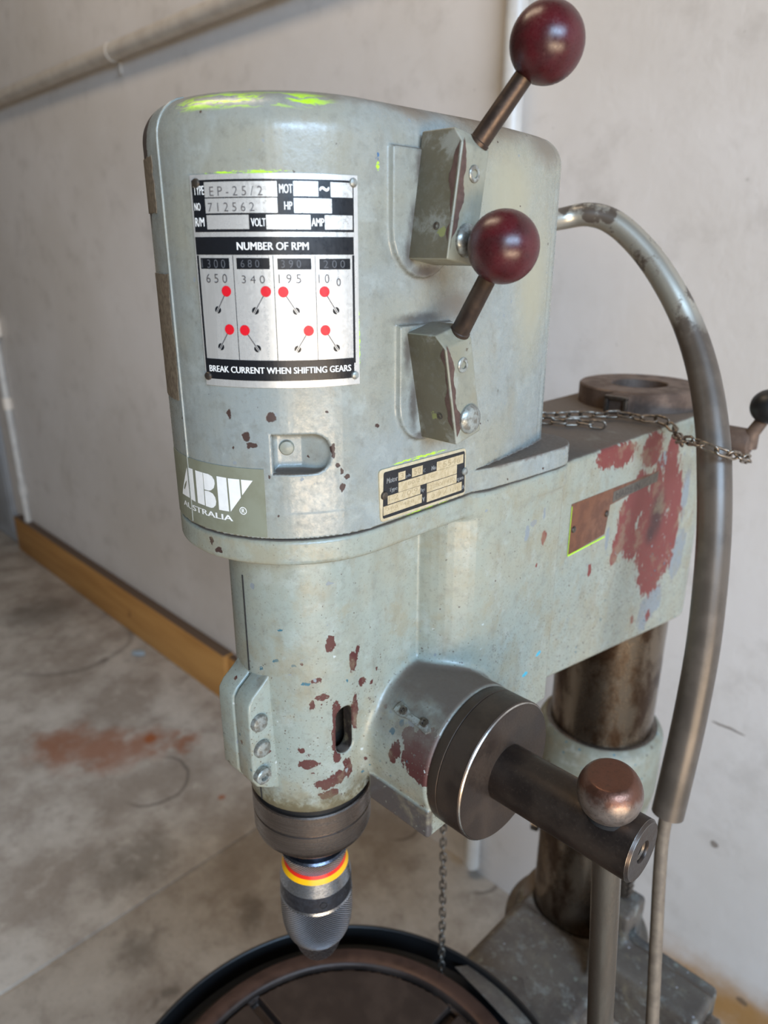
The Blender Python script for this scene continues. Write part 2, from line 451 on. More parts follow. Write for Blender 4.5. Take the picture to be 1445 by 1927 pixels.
BODY_CYAN=[(82.0, 169.9, -304.2, 3.8, 1.7), (82.0, 152.0, -315.4, 3.8, 1.7), (82.0, 76.8, -271.7, 1.9, 1.1)]
QUILL_RED=[(44.8, -15.9, -233.9, 2.3, 3.7), (47.3, 4.4, -245.2, 1.4, 2.8), (47.5, 0.8, -252.0, 2.8, 4.9), (46.6, 9.0, -271.4, 2.5, 2.5), (38.7, -27.5, -276.2, 1.4, 2.4), (42.5, -21.1, -271.8, 3.4, 1.4), (36.2, -30.7, -323.5, 5.0, 2.8), (40.4, -25.0, -258.6, 2.7, 1.4), (42.8, -20.7, -342.3, 5.1, 2.9), (46.1, -11.5, -340.0, 4.4, 3.6), (47.2, -5.1, -335.6, 2.9, 5.8), (43.6, -18.9, -352.8, 4.4, 2.6), (40.9, -24.1, -349.8, 1.8, 1.8), (45.6, -13.3, -287.7, 1.7, 7.7), (45.3, -14.2, -308.4, 1.8, 7.8), (33.2, -34.0, -311.4, 1.8, 1.8), (45.7, -13.0, -321.8, 2.2, 5.0), (47.5, 2.0, -292.4, 1.8, 10.7)]
QUILL_BLUE=[(21.9, -42.2, -244.4, 2.0, 1.3), (11.7, -46.0, -252.6, 1.7, 1.7), (31.6, -35.5, -246.9, 1.7, 1.0), (26.0, -39.7, -221.6, 2.3, 1.0), (47.3, -4.9, -264.4, 1.0, 1.4), (36.6, -30.3, -260.7, 3.1, 1.4)]
QUILL_GREY=[(10.6, -46.3, -261.7, 3.4, 2.8), (9.3, -46.6, -195.1, 2.0, 2.0), (45.0, -15.1, -191.9, 2.6, 1.0)]
BOSS_RED=[(96.7, 18.0, -304.2, 8.9, 9.6), (92.0, 13.3, -316.7, 8.3, 6.9), (105.1, 14.1, -313.7, 6.1, 10.2), (74.6, 13.7, -314.9, 2.8, 5.0), (72.4, 12.5, -321.1, 2.5, 3.6), (85.0, 18.0, -304.3, 6.3, 5.6)]
BOSS_BLUE=[(99.5, 40.3, -283.0, 2.4, 2.4), (71.6, 21.8, -298.2, 2.1, 2.5), (67.3, 17.6, -305.1, 1.8, 2.2), (45.4, 37.2, -284.6, 1.9, 2.2)]
BOSS_GREY=[(45.4, 20.9, -299.5, 2.6, 3.0), (63.5, 29.2, -290.3, 1.4, 3.3), (79.0, 23.7, -295.8, 2.8, 2.1)]

# ------------------------------------------------------------------ materials
BROWN = rgb(66, 48, 42); PRIMER = rgb(116, 55, 50); PRIMER_D = rgb(78, 40, 37); TEAL = rgb(52, 98, 112); UNDER = rgb(128, 134, 136)
LIME = rgb(176, 222, 50); DUST = rgb(96, 83, 72)

def paint(name, base, warm, layers, seam=None, grime=0.5, dust=0.8, rough=0.30, chips=None, edge_wear=True, extra=None):
    n = NT(name)
    P = n.P()
    big = n.noise(0.012, 4, 0.6)['Fac']
    fine = n.noise(0.35, 5, 0.65)['Fac']
    c = n.mix(n.ramp(big, 0.35, 0.68), base, warm)
    # grime settled in streaks and blotches
    st = n.noise(0.06, 5, 0.6, stretch=(1, 1, 0.35))['Fac']
    c = n.mix(n.math('MULTIPLY', n.ramp(st, 0.50, 0.80), grime), c, rgb(128, 118, 96))
    c = n.mix(n.math('MULTIPLY', n.ramp(fine, 0.54, 0.72), 0.42), c, rgb(106, 103, 93))
    c = n.mix(n.math('MULTIPLY', n.ramp(n.noise(0.11, 6, 0.7)['Fac'], 0.50, 0.66), 0.30), c, rgb(108, 107, 98))
    c = n.mix(n.math('MULTIPLY', n.ramp(n.noise(0.05, 6, 0.7, n.distort(0.05, 12))['Fac'], 0.48, 0.34), 0.30), c, rgb(168, 174, 168))
    v1 = n.distort(0.22, 5.0); v2 = n.distort(0.5, 2.4, n.distort(0.09, 5.0)) if any(l[2] == 'rough' for l in layers) else v1
    v3 = n.distort(0.8, 1.8)
    chipmask = None; ragged = None
    for (chip, col, kind) in layers:
        if not chip: continue
        if kind == 'rough':
            if ragged is None: ragged = n.math('MULTIPLY_ADD', n.noise(0.22, 5, 0.65, stretch=(1, 1, .5))['Fac'], 2.4, -1.68)
            m = n.blobs(chip, v2, 0.97, 1.03, add=ragged)
        else: m = n.blobs(chip, {'streak': v3}.get(kind, v1))
        if kind == 'soft':
            m = n.math('MULTIPLY', n.blobs(chip, v1, 0.25, 1.35), 0.8)
        if kind == 'streak':
            m = n.math('MULTIPLY', m, n.ramp(n.noise(0.5, 3, 0.6, stretch=(.35, .35, 2.2))['Fac'], 0.44, 0.56))
        c = n.mix(m, c, col)
        chipmask = m if chipmask is None else n.maxm(chipmask, m)
    if chips:
        for (size, chance, col, region) in chips:
            reg = region(n) if region else None
            m = n.flecks(size, chance, v3, region=reg)
            c = n.mix(m, c, col)
            chipmask = m if chipmask is None else n.maxm(chipmask, m)
    if extra: c = extra(n, c)
    if dust > 0:
        u = n.up()
        d = n.math('MULTIPLY', n.ramp(n.math('MULTIPLY_ADD', n.noise(0.05, 4)['Fac'], 0.5, u), 0.95, 1.2), dust)
        c = n.mix(d, c, DUST)
        r = n.math('MULTIPLY_ADD', d, 0.5, n.ramp(fine, 0.3, 0.8, rough, rough + 0.22))
    else:
        r = n.ramp(fine, 0.3, 0.8, rough, rough + 0.22)
    if chipmask is not None: r = n.math('MAXIMUM', r, n.math('MULTIPLY', chipmask, 0.55))
    h = n.math('MULTIPLY', n.noise(0.10, 3)['Fac'], 0.6)
    h = n.math('MULTIPLY_ADD', n.noise(0.9, 2)['Fac'], 0.12, h)
    if chipmask is not None: h = n.math('MULTIPLY_ADD', chipmask, -0.30, h)
    n.bump(h, 0.35, 0.0008)
    return n.out(c, r, 0.0, 0.5)

def band(n, axis, a, b):
    return n.ramp(n.xyz()[axis], a, b)
# cover: grey-green enamel
def cover_extra(n, c):
    x, y, z = n.xyz()
    # vivid marker strokes across the front of the top edge
    s = n.noise(0.16, 4, 0.6, n.distort(0.05, 8), stretch=(.30, .30, 3.4))['Fac']
    reg = n.math('MULTIPLY', n.ramp(z, 59.5, 63.0), n.ramp(z, 69.2, 66.5))
    reg = n.math('MULTIPLY', reg, n.ramp(y, -18, -34)); reg = n.math('MULTIPLY', reg, n.ramp(x, 4, 16))
    c = n.mix(n.math('MULTIPLY', reg, n.ramp(s, 0.49, 0.55)), c, LIME)
    # dust lying on the ledge behind the cover
    m = n.math('MULTIPLY', n.ramp(n.up(), .55, .9), n.math('LESS_THAN', z, -100.0))
    c = n.mix(n.math('MULTIPLY', m, n.math('MULTIPLY', n.ramp(n.noise(0.08, 5, .6)['Fac'], .25, .5, .55, 1.0), .9)), c, rgb(84, 72, 63))
    return c
COVER = paint('cover_enamel', rgb(136, 142, 139), rgb(143, 142, 128),
              [(COVER_BROWN, BROWN, 'blob'), (COVER_BLUE, rgb(60, 100, 140), 'blob'), (COVER_LIME, LIME, 'streak'),
               ([(-27, -69, 44, 5, 20)], rgb(70, 60, 56), 'rough'), ([(66, 30, 66, 14, 7), (60, 100, 67, 40, 9), (62, 160, 62, 30, 14)], rgb(112, 98, 82), 'soft'), ([(76, 150, -20, 30, 60), (76, 110, 30, 40, 30)], rgb(158, 152, 128), 'soft'), ([(80, 110, -134.4, 14, 2.2), (80, 140, -134.4, 26, 2.2), (70, 180, -134.4, 26, 2.2)], rgb(92, 78, 68), 'soft'), ([(58, -46, -106, 9, 7), (63, -38, -104, 6, 6)], rgb(76, 68, 60), 'soft'),
               ([(77, 60, -30, 20, 9), (77, 36, -12, 12, 6)], rgb(112, 106, 98), 'soft'), ([(78, 20.5, 12, 4.5, 13), (78, 17, -2, 4.5, 9), (78, 25, 40, 5, 12), (78, 28, -11, 11, 3.5), (78, 17, -52, 4, 13), (78, 22, -82, 4, 18), (78, 29, -101, 8, 3.5), (76, 30, -36, 22, 4)], rgb(72, 64, 58), 'soft')],
              grime=0.42, dust=0.55, rough=0.20, extra=cover_extra,
              chips=[(4.0, 0.04, UNDER, None), (3.2, 0.02, BROWN, None)])
low = lambda n: n.ramp(n.xyz()[2], -215, -330)
boss = lambda n: n.math('MULTIPLY', n.ramp(n.xyz()[0], 30, 55), n.ramp(n.xyz()[2], -262, -275))
def cast_extra(n, c):
    x, y, z = n.xyz()
    # oily film on the upper skin of the feed boss
    rb = n.math('SQRT', n.math('ADD', n.math('POWER', n.math('SUBTRACT', y, 62.0), 2.0), n.math('POWER', n.math('ADD', z, 328.0), 2.0)))
    m = n.math('MULTIPLY', n.ramp(rb, 53.0, 51.0), n.math('MULTIPLY', n.ramp(x, 40, 56), n.ramp(z, -322, -292)))
    c = n.mix(n.math('MULTIPLY', m, n.ramp(n.noise(0.09, 5, .65)['Fac'], .30, .62, .35, .9)), c, rgb(106, 98, 88))
    # bare rough iron along the ledge under the boss
    yy = n.xyz(n.distort(0.3, 2.0))[1]
    m = n.math('MULTIPLY', n.ramp(yy, 21, 18.5), n.math('MULTIPLY', n.ramp(x, 46, 49), n.ramp(z, -349, -351.5)))
    c = n.mix(n.math('MULTIPLY', m, n.ramp(n.noise(0.35, 5, .7)['Fac'], .30, .42, .35, 1.0)), c, rgb(80, 73, 69))
    # unpainted iron inside the slot, the recess's shade painted into its dark brown
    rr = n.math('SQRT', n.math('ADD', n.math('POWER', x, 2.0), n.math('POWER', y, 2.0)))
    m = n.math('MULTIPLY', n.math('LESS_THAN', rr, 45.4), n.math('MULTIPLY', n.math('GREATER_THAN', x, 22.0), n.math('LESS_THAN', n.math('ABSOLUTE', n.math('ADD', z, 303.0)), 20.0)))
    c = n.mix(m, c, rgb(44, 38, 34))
    # grimy lower rim of the quill housing
    m = n.math('MULTIPLY', n.ramp(z, -338, -364), n.math('LESS_THAN', rr, 50.0))
    c = n.mix(n.math('MULTIPLY', m, n.ramp(n.noise(0.10, 6, .7)['Fac'], .36, .58)), c, rgb(96, 86, 62))
    # yellowed, blotchy enamel
    c = n.mix(n.math('MULTIPLY', n.ramp(n.noise(0.035, 6, .7)['Fac'], .50, .66), .45), c, rgb(138, 128, 102))
    return c
CAST = paint('casting_enamel', rgb(142, 149, 139), rgb(147, 145, 127),
             [(ARM_GREY, UNDER, 'rough'), (ARM_RED, PRIMER, 'rough'), ([(x, y, z, r * 1.35, q * 1.35) for x, y, z, r, q in ARM_DARK], rgb(50, 36, 36), 'soft'),
              (BODY_RED, PRIMER, 'blob'), (BODY_GREY, UNDER, 'blob'), (BODY_CYAN, rgb(60, 165, 190), 'blob'),
              (QUILL_RED, PRIMER_D, 'rough'), (QUILL_BLUE, TEAL, 'blob'), (QUILL_GREY, UNDER, 'blob'),
              (BOSS_RED, PRIMER_D, 'rough'), (BOSS_BLUE, TEAL, 'blob'), (BOSS_GREY, UNDER, 'blob'),
              ([(20, -44, -364, 60, 8)], rgb(126, 118, 88), 'soft'), ([(40, 0, -168, 60, 5)], rgb(140, 134, 114), 'soft'),
              (COVER_BROWN[10:13], BROWN, 'blob'),
              ([(20, -44, -364, 60, 3)], rgb(92, 84, 64), 'soft')],
             grime=0.6, dust=0.95, rough=0.26,
             extra=cast_extra,
             chips=[(1.3, 0.10, rgb(112, 108, 96), None), (6.0, 0.20, PRIMER_D, low), (5.0, 0.10, TEAL, low), (4.2, 0.10, rgb(176, 182, 178), low), (1.9, 0.5, rgb(96, 88, 76), low), (3.2, 0.16, rgb(92, 84, 78), boss),
                    (5.0, 0.04, UNDER, None), (2.4, 0.03, rgb(90, 80, 74), None), (3.0, 0.07, rgb(96, 80, 74), lambda n: n.ramp(n.xyz()[1], 190, 240)), (4.0, 0.10, PRIMER, lambda n: n.math('MULTIPLY', n.ramp(n.xyz()[1], 230, 320), n.ramp(n.xyz()[2], -190, -230)))])
LEVER = paint('lever_housing_enamel', rgb(136, 136, 122), rgb(124, 121, 102), [], grime=0.6, dust=0.5, rough=0.36,
              chips=[(4.0, 0.06, rgb(96, 86, 70), None)])
LEVER_DIRT_SHADE = paint('dirty_shaded_lever_flank', rgb(96, 91, 75), rgb(80, 75, 58), [], grime=0.7, dust=0.0, rough=0.42,
                   chips=[(7.0, 0.05, rgb(74, 64, 54), None), (9.0, 0.10, rgb(120, 124, 78), None)])  # olive dirt, with the flank's shade also painted into this darker copy
COLLAR = paint('collar_enamel', rgb(134, 137, 124), rgb(112, 108, 90), [], grime=0.8, dust=0.9, rough=0.5,
               chips=[(9.0, 0.25, rgb(98, 92, 80), None), (6.0, 0.1, TEAL, None)])
BRACKET = paint('bracket_enamel', rgb(92, 84, 75), rgb(66, 59, 54), [], grime=0.7, dust=0.3, rough=0.5,
                chips=[(5.0, 0.2, rgb(66, 60, 58), None), (4.0, 0.03, rgb(180, 180, 186), None), (9.0, 0.10, rgb(122, 124, 112), None)])

def metal(name, c1, c2, rough=0.35, metallic=1.0, scale=0.05, stretch=None, bump=0.1, fine=None, patch=(0.40, 0.62)):
    n = NT(name)
    a = n.noise(scale, 5, 0.6, stretch=stretch)['Fac']
    b = n.noise(0.6, 4, 0.6)['Fac']
    c = n.mix(n.ramp(a, *patch), c1, c2)
    if fine: c = n.mix(n.math('MULTIPLY', n.ramp(b, 0.55, 0.72), 0.5), c, fine)
    r = n.math('ADD', n.ramp(a, 0.3, 0.7, rough - 0.06, rough + 0.12), n.ramp(b, 0.3, 0.8, -0.04, 0.08))
    n.bump(b, bump, 0.0004)
    return n.out(c, r, metallic)
BLACK_OXIDE = metal('black_oxide_steel', rgb(62, 53, 48), rgb(76, 65, 57), 0.36, 0.7, 0.04, fine=rgb(90, 78, 68))
HUB = metal('brown_oxide_steel', rgb(72, 61, 54), rgb(86, 73, 63), 0.42, 0.7, 0.03)
BRIGHT_EDGE = metal('worn_bright_edge', rgb(200, 196, 188), rgb(160, 150, 140), 0.3)
ROD = metal('grey_steel_rod', rgb(138, 130, 118), rgb(120, 112, 102), 0.34, 0.9, 0.08, stretch=(1, 1, .1))
LROD = metal('dark_lever_rod', rgb(72, 61, 55), rgb(84, 70, 60), 0.4, 0.75, 0.1)
QCOL = metal('turned_grey_steel', rgb(138, 126, 117), rgb(116, 105, 97), 0.30, 0.95, 0.5, stretch=(.05, .05, 3), bump=0.05)
CHROME = metal('polished_steel', rgb(214, 214, 210), rgb(188, 186, 180), 0.18)
SCREW = metal('painted_screw_steel', rgb(158, 162, 156), rgb(118, 114, 104), 0.36, 0.45, 0.3)
DULL = metal('dull_screw_steel', rgb(120, 112, 104), rgb(96, 88, 80), 0.36, 0.9, 0.3)
COLUMN = metal('stained_ground_column', rgb(132, 118, 102), rgb(72, 54, 40), 0.24, 0.95, 0.035, stretch=(1, 1, .5), fine=rgb(150, 132, 112))
RUSTY = metal('dark_rusted_iron', rgb(110, 92, 80), rgb(88, 72, 62), 0.6, 0.4, 0.05)
TABLE = metal('dark_brown_iron', rgb(58, 48, 43), rgb(72, 60, 53), 0.5, 0.6, 0.02, fine=rgb(70, 56, 50))
RIM = metal('brown_rim_iron', rgb(58, 41, 35), rgb(74, 54, 46), 0.42, 0.55, 0.03)
CHAIN = metal('grey_chain_wire', rgb(150, 138, 124), rgb(110, 100, 90), 0.35, 0.9, 0.2)
CHAIN_D = metal('dark_chain_wire', rgb(112, 106, 98), rgb(88, 82, 76), 0.45, 0.8, 0.2)
PLATE = metal('brushed_plate_aluminium', rgb(222, 220, 214), rgb(206, 204, 198), 0.30, 0.55, 0.3, stretch=(1, 1, .08), bump=0.04)
MPLATE = metal('cream_plate_metal', rgb(212, 200, 170), rgb(198, 184, 152), 0.42, 0.45, 0.2)
BRASS = metal('brown_tarnished_plate', rgb(126, 84, 62), rgb(110, 74, 58), 0.45, 0.4, 0.08)

def plain(name, c, rough=0.4, metallic=0.0, spec=0.5, vary=0.0, c2=None, scale=0.3):
    n = NT(name)
    f = n.noise(scale, 4, 0.6)['Fac']
    col = n.mix(n.ramp(f, 0.35, 0.7), c, c2 if c2 else tuple(v * (1 - vary) for v in c[:3]) + (1,))
    return n.out(col, n.ramp(f, 0.3, 0.7, rough, rough + 0.08), metallic, spec)
INK = plain('black_print', rgb(24, 26, 30), 0.26, vary=0.2)
FIELD = metal('bare_plate_field', rgb(224, 222, 216), rgb(212, 210, 204), 0.30, 0.55, 0.3, bump=0.03)
MFIELD = metal('tan_plate_field', rgb(206, 190, 156), rgb(190, 172, 136), 0.42, 0.4, 0.3)
MTAN = plain('stamped_tan_digits', rgb(160, 142, 108), 0.5)
WHITE = plain('white_print', rgb(236, 236, 232), 0.35, vary=0.06)
STAMP = plain('stamped_dark_digits', rgb(78, 74, 74), 0.4, vary=0.2)
STAMP_G = plain('stamped_grey_digits', rgb(86, 88, 92), 0.35, vary=0.3)
RED = plain('red_print', rgb(206, 24, 38), 0.3, vary=0.05)
STICK = plain('olive_sticker_vinyl', rgb(128, 130, 112), 0.36, c2=rgb(118, 118, 98), scale=0.06)
TAPE = plain('old_tape_residue', rgb(118, 106, 88), 0.62, c2=rgb(90, 78, 64), scale=0.35)
def knob_mat():
    n = NT('burgundy_phenolic')
    d = n.noise(0.8, 5, 0.7)['Fac']
    c = n.mix(n.ramp(n.noise(0.08, 3)['Fac'], .35, .7), rgb(74, 20, 25), rgb(58, 22, 24))
    c = n.mix(n.math('MULTIPLY', n.ramp(d, .5, .8), .35), c, rgb(100, 62, 56))
    n.bump(d, 0.06, 0.0003)
    return n.out(c, n.ramp(d, .3, .7, .25, .38), 0.0, 0.5)
KNOB = knob_mat()
BLACK = plain('black_paint', rgb(20, 20, 21), 0.4, vary=0.3)
DARKHOLE = plain('dark_recess', rgb(22, 20, 18), 0.8)
HOSE = metal('grey_hose_skin', rgb(122, 112, 100), rgb(136, 130, 118), 0.38, 0.35, 0.02, fine=rgb(104, 94, 82))
def hose_mat():
    n = NT('worn_silver_hose')
    x, y, z = n.xyz()
    w = n.noise(0.035, 5, 0.6)['Fac']
    silver = n.math('MULTIPLY', n.ramp(w, 0.44, 0.52), n.ramp(z, -70, -40))
    c = n.mix(silver, n.mix(n.ramp(w, .4, .6), rgb(84, 75, 66), rgb(96, 86, 76)), rgb(178, 174, 162))
    n.bump(n.noise(0.5, 3)['Fac'], 0.08, 0.0004)
    return n.out(c, 0.36, n.math('MULTIPLY_ADD', silver, 0.5, 0.25))
HOSE = hose_mat()
CABLE = plain('beige_cable_rubber', rgb(118, 104, 88), 0.5, c2=rgb(100, 87, 73), scale=0.1)
def copper():
    n = NT('rubbed_ball_steel')
    x, y, z = n.xyz()
    w = n.math('MULTIPLY_ADD', n.noise(0.12, 4)['Fac'], 14.0, z)
    t = n.ramp(w, -288, -280)
    c = n.mix(t, rgb(150, 138, 130), rgb(112, 78, 64))
    c = n.mix(n.math('MULTIPLY', n.ramp(n.noise(0.5, 5, .7)['Fac'], .5, .7), .5), c, rgb(86, 66, 56))
    n.bump(n.noise(0.4, 4)['Fac'], 0.25, 0.0006)
    return n.out(c, n.ramp(n.noise(0.3)['Fac'], .3, .7, .34, .5), 0.85)
BALL = copper()
def knurl():
    n = NT('knurled_steel')
    x, y, z = n.xyz()
    a = n.math('MULTIPLY', n.math('ARCTAN2', y, x), 27.0)
    s1 = n.math('SINE', n.math('MULTIPLY', n.math('ADD', a, z), 2.9))
    s2 = n.math('SINE', n.math('MULTIPLY', n.math('SUBTRACT', a, z), 2.9))
    h = n.math('ADD', s1, s2)
    n.bump(h, 0.9, 0.0005)
    c = n.mix(n.ramp(h, -1.2, 1.2), rgb(40, 40, 44), rgb(186, 186, 190))
    return n.out(c, 0.3, 1.0)
KNURL = knurl()
CHUCK_D = metal('dark_chuck_steel', rgb(92, 95, 104), rgb(76, 77, 84), 0.3, 0.95, 0.2)
CHUCK_L = metal('bright_chuck_steel', rgb(178, 184, 194), rgb(156, 160, 166), 0.24, 1.0, 0.4, stretch=(1, 1, 4))
YELLOW = plain('yellow_ring_paint', rgb(250, 180, 10), 0.3)
REDRING = plain('red_ring_paint', rgb(226, 44, 26), 0.3)

# ---- room surfaces
def wall_mat():
    n = NT('painted_concrete_wall')
    x, y, z = n.xyz()
    big = n.noise(0.0022, 5, 0.6)['Fac']
    mid = n.noise(0.012, 5, 0.65)['Fac']
    c = n.mix(n.ramp(big, .35, .65), rgb(213, 208, 203), rgb(204, 198, 191))
    c = n.mix(n.math('MULTIPLY', n.ramp(mid, .5, .75), .22), c, rgb(140, 132, 122))
    # pits and specks in the render, denser high up on the right
    reg = n.math('MULTIPLY', n.ramp(z, -700, 0), n.ramp(x, -900, -300))
    c = n.mix(n.math('MULTIPLY', n.flecks(16.0, 0.12, n.distort(0.05, 12), 0.12, reg), .25), c, rgb(108, 102, 92))
    # rust-brown tide mark along the foot of the wall
    w = n.math('MULTIPLY_ADD', n.noise(0.010, 5, .6)['Fac'], 130.0, z)
    st = n.math('MULTIPLY', n.ramp(w, -1105, -1195), n.ramp(x, -60, 60))
    c = n.mix(n.math('MULTIPLY', st, n.ramp(mid, .2, .6, .55, .95)), c, rgb(166, 122, 66))
    sp = n.blobs([(162, 800, -1237, 9, 7), (57, 800, -721, 26, 2.5), (160, 800, -700, 5, 4), (70, 800, -950, 7, 7)], n.distort(0.05, 8))
    c = n.mix(n.math('MULTIPLY', sp, .7), c, rgb(92, 78, 66))
    sc = n.blobs([(-2380, 800, -505, 190, 9), (-2250, 800, -930, 60, 40)], n.distort(0.01, 60), .3, 1.2)
    c = n.mix(n.math('MULTIPLY', sc, .25), c, rgb(214, 208, 200))
    h = n.math('MULTIPLY_ADD', n.noise(0.10, 4)['Fac'], .4, n.noise(0.02, 4)['Fac'])
    n.bump(h, 0.3, 0.004)
    return n.out(c, 0.62, 0.0, 0.3)
WALL = wall_mat()
def floor_mat():
    n = NT('stained_concrete_floor')
    x, y, z = n.xyz()
    big = n.noise(0.0030, 6, 0.65, n.distort(0.004, 120))['Fac']
    mid = n.noise(0.014, 6, 0.65)['Fac']
    fine = n.noise(0.11, 4, 0.6)['Fac']
    c = n.mix(n.ramp(big, .38, .62), rgb(186, 178, 167), rgb(150, 139, 127))
    c = n.mix(n.math('MULTIPLY', n.ramp(mid, .48, .7), .45), c, rgb(128, 116, 105))
    c = n.mix(n.math('MULTIPLY', n.ramp(mid, .46, .28), .35), c, rgb(208, 199, 187))
    c = n.mix(n.math('MULTIPLY', n.ramp(fine, .5, .75), .18), c, rgb(86, 78, 70))
    d = n.distort(0.012, 150); d2 = n.distort(0.03, 30)
    rust = n.blobs([(-1400, 470, FLOOR, 85, 40), (-1450, 380, FLOOR, 120, 40), (-1560, 300, FLOOR, 110, 40), (-1330, 560, FLOOR, 55, 30)], d, .35, 1.25)
    c = n.mix(n.math('MULTIPLY', rust, .75), c, rgb(140, 84, 52))
    rust2 = n.blobs([(-1408, 500, FLOOR, 24, 30), (-1046, 514, FLOOR, 12, 12)], d2, .4, 1.1)
    c = n.mix(n.math('MULTIPLY', rust2, .8), c, rgb(150, 80, 34))
    dk = n.blobs([(-2441, 560, FLOOR, 160, 60), (-781, 144, FLOOR, 60, 40), (-642, 110, FLOOR, 26, 20), (-690, 364, FLOOR, 60, 30), (-1928, 607, FLOOR, 30, 20),
                  (-1000, 250, FLOOR, 120, 30), (-640, 470, FLOOR, 70, 40)], d, .3, 1.2)
    c = n.mix(n.math('MULTIPLY', dk, .5), c, rgb(74, 66, 56))
    # dried ring marks left by tins and hoses
    for (cx, cy, r, w, a) in ((-1235, 415, 95, 7, .6), (-640, 775, 46, 6, .55), (-415, 800, 60, 7, .55), (-2150, 560, 230, 18, .35)):
        q = n.vec('LENGTH', n.vec('SUBTRACT', n.distort(0.008, 30), (cx, cy, FLOOR)))
        ring = n.math('ABSOLUTE', n.math('SUBTRACT', q, r))
        half = n.ramp(n.math('ADD', x, n.math('MULTIPLY', y, .7)), cx + cy * .7 - r * .6, cx + cy * .7 + r * .3)
        c = n.mix(n.math('MULTIPLY', n.math('MULTIPLY', n.ramp(ring, w, w * .3), half), a), c, rgb(78, 72, 66))
    h = n.math('MULTIPLY_ADD', fine, .4, mid)
    n.bump(h, 0.25, 0.003)
    return n.out(c, n.ramp(mid, .3, .7, .5, .72), 0.0, 0.35)
FLOORM = floor_mat()
def board_mat():
    n = NT('ochre_painted_board')
    g = n.noise(0.03, 5, .6, stretch=(.08, 1, 1))['Fac']
    c = n.mix(n.ramp(g, .4, .7), rgb(188, 140, 80), rgb(170, 122, 66))
    c = n.mix(n.math('MULTIPLY', n.flecks(60.0, 0.1, n.distort(0.02, 40), .3), .5), c, rgb(112, 72, 40))
    c = n.mix(n.ramp(n.up(), .5, .8), c, rgb(96, 78, 64))
    return n.out(c, .55, 0, .3)
BOARD = board_mat()
PIPE = plain('wall_coloured_pipe_paint', rgb(196, 188, 176), 0.34, c2=rgb(182, 172, 160), scale=0.02)
GALV = plain('pale_pipe_paint', rgb(206, 204, 198), 0.3, c2=rgb(190, 188, 184), scale=0.02)
PLASTIC = plain('white_switch_plastic', rgb(238, 228, 214), 0.4)
FAR_PANEL = plain('blue_grey_panel', rgb(150, 152, 154), 0.5, c2=rgb(138, 140, 142), scale=0.01)
SCRAP = plain('pale_blue_plastic_scrap', rgb(170, 190, 205), 0.4)

# ------------------------------------------------------------------ the room
def struct(name, me, mat, parent=None):
    o = link(name, me, mat, parent)
    if parent is None: o['kind'] = 'structure'
    return o
WY = 800.0
# floor: two pours meeting in a recessed joint that runs to the wall
floor = struct('floor', join_meshes([box(-6000, -893, -3600, WY + 60, FLOOR - 60, FLOOR, 2.0), box(-883, 3600, -3600, WY + 60, FLOOR - 60, FLOOR, 2.0),
                                     box(-893, -883, -3600, WY + 60, FLOOR - 60, FLOOR - 5, 0)]), FLOORM)
struct('wall_back', box(-6000, 3600, WY, WY + 120, FLOOR, 1900, 0), WALL)
# ochre boards fixed along the foot of the wall
tr = struct('trim_1', box(-3190, -1395, WY - 40, WY - 1, FLOOR, FLOOR + 172, 3.0), BOARD)
tr2 = struct('trim_2', box(-1392, -1130, WY - 26, WY - 1, FLOOR, FLOOR + 168, 3.0), BOARD)
# far left: blue-grey slab with raised panels beyond the boards
dr = struct('wall_panel_1', box(-4700, -3262, WY - 18, WY - 1, FLOOR + 4, -610, 3.0), FAR_PANEL)
for k in range(4):
    link('raised_panel', box(-4660 + k * 348, -4330 + k * 348, WY - 23, WY - 17, FLOOR + 60, -680, 2.0), FAR_PANEL, dr)
# vertical conduit with a switch box at the far left
c1 = bpy.data.objects.new('conduit', None); COL.objects.link(c1)
tag(c1, 'pale conduit dropping from a white switch box at the far left of the wall', 'conduit')
link('pipe', tube([(-3065, WY - 16, -330), (-3065, WY - 16, -1200)], 15, 16), GALV, c1)
link('coupling', lathe((-3065, WY - 16, -640), (0, 0, 1), [(-26, 16), (-26, 19), (26, 19), (26, 16)], 20), PLASTIC, c1)
link('coupling', lathe((-3065, WY - 16, -1040), (0, 0, 1), [(-26, 16), (-26, 19), (26, 19), (26, 16)], 20), GALV, c1)
sw = link('switch_box', box(-3120, -3020, WY - 60, WY - 1, -350, -270, 6, 3), PLASTIC, c1)
link('switch_rocker', box(-3085, -3055, WY - 66, WY - 59, -322, -298, 2), PLASTIC, sw)
# conduit along the wall at the upper left
c2 = bpy.data.objects.new('conduit', None); COL.objects.link(c2)
tag(c2, 'long horizontal conduit clipped along the wall at the upper left', 'conduit')
link('pipe', tube([(-3600, WY - 23, 480), (-440, WY - 23, 498)], 21, 18), PIPE, c2)
for x in (-2900, -1717):
    link('pipe_clip', join_meshes([lathe((x, WY - 23, 490), (1, 0, 0), [(-7, 21), (-7, 24), (7, 24), (7, 21)], 20), box(x - 7, x + 7, WY - 8, WY - 1, 440, 470, 2)]), PIPE, c2)
# vertical conduit behind the machine
c3 = bpy.data.objects.new('conduit', None); COL.objects.link(c3)
tag(c3, 'vertical wall conduit rising behind the upper burgundy knob', 'conduit')
link('pipe', tube([(-418, WY - 19, 900), (-418, WY - 19, -1338)], 17.5, 20), GALV, c3)
for z in (480, -1000):
    link('pipe_clip', join_meshes([lathe((-418, WY - 19, z), (0, 0, 1), [(-8, 17), (-8, 21), (8, 21), (8, 17)], 20), box(-448, -388, WY - 6, WY - 1, z - 8, z + 8, 2)]), GALV, c3)
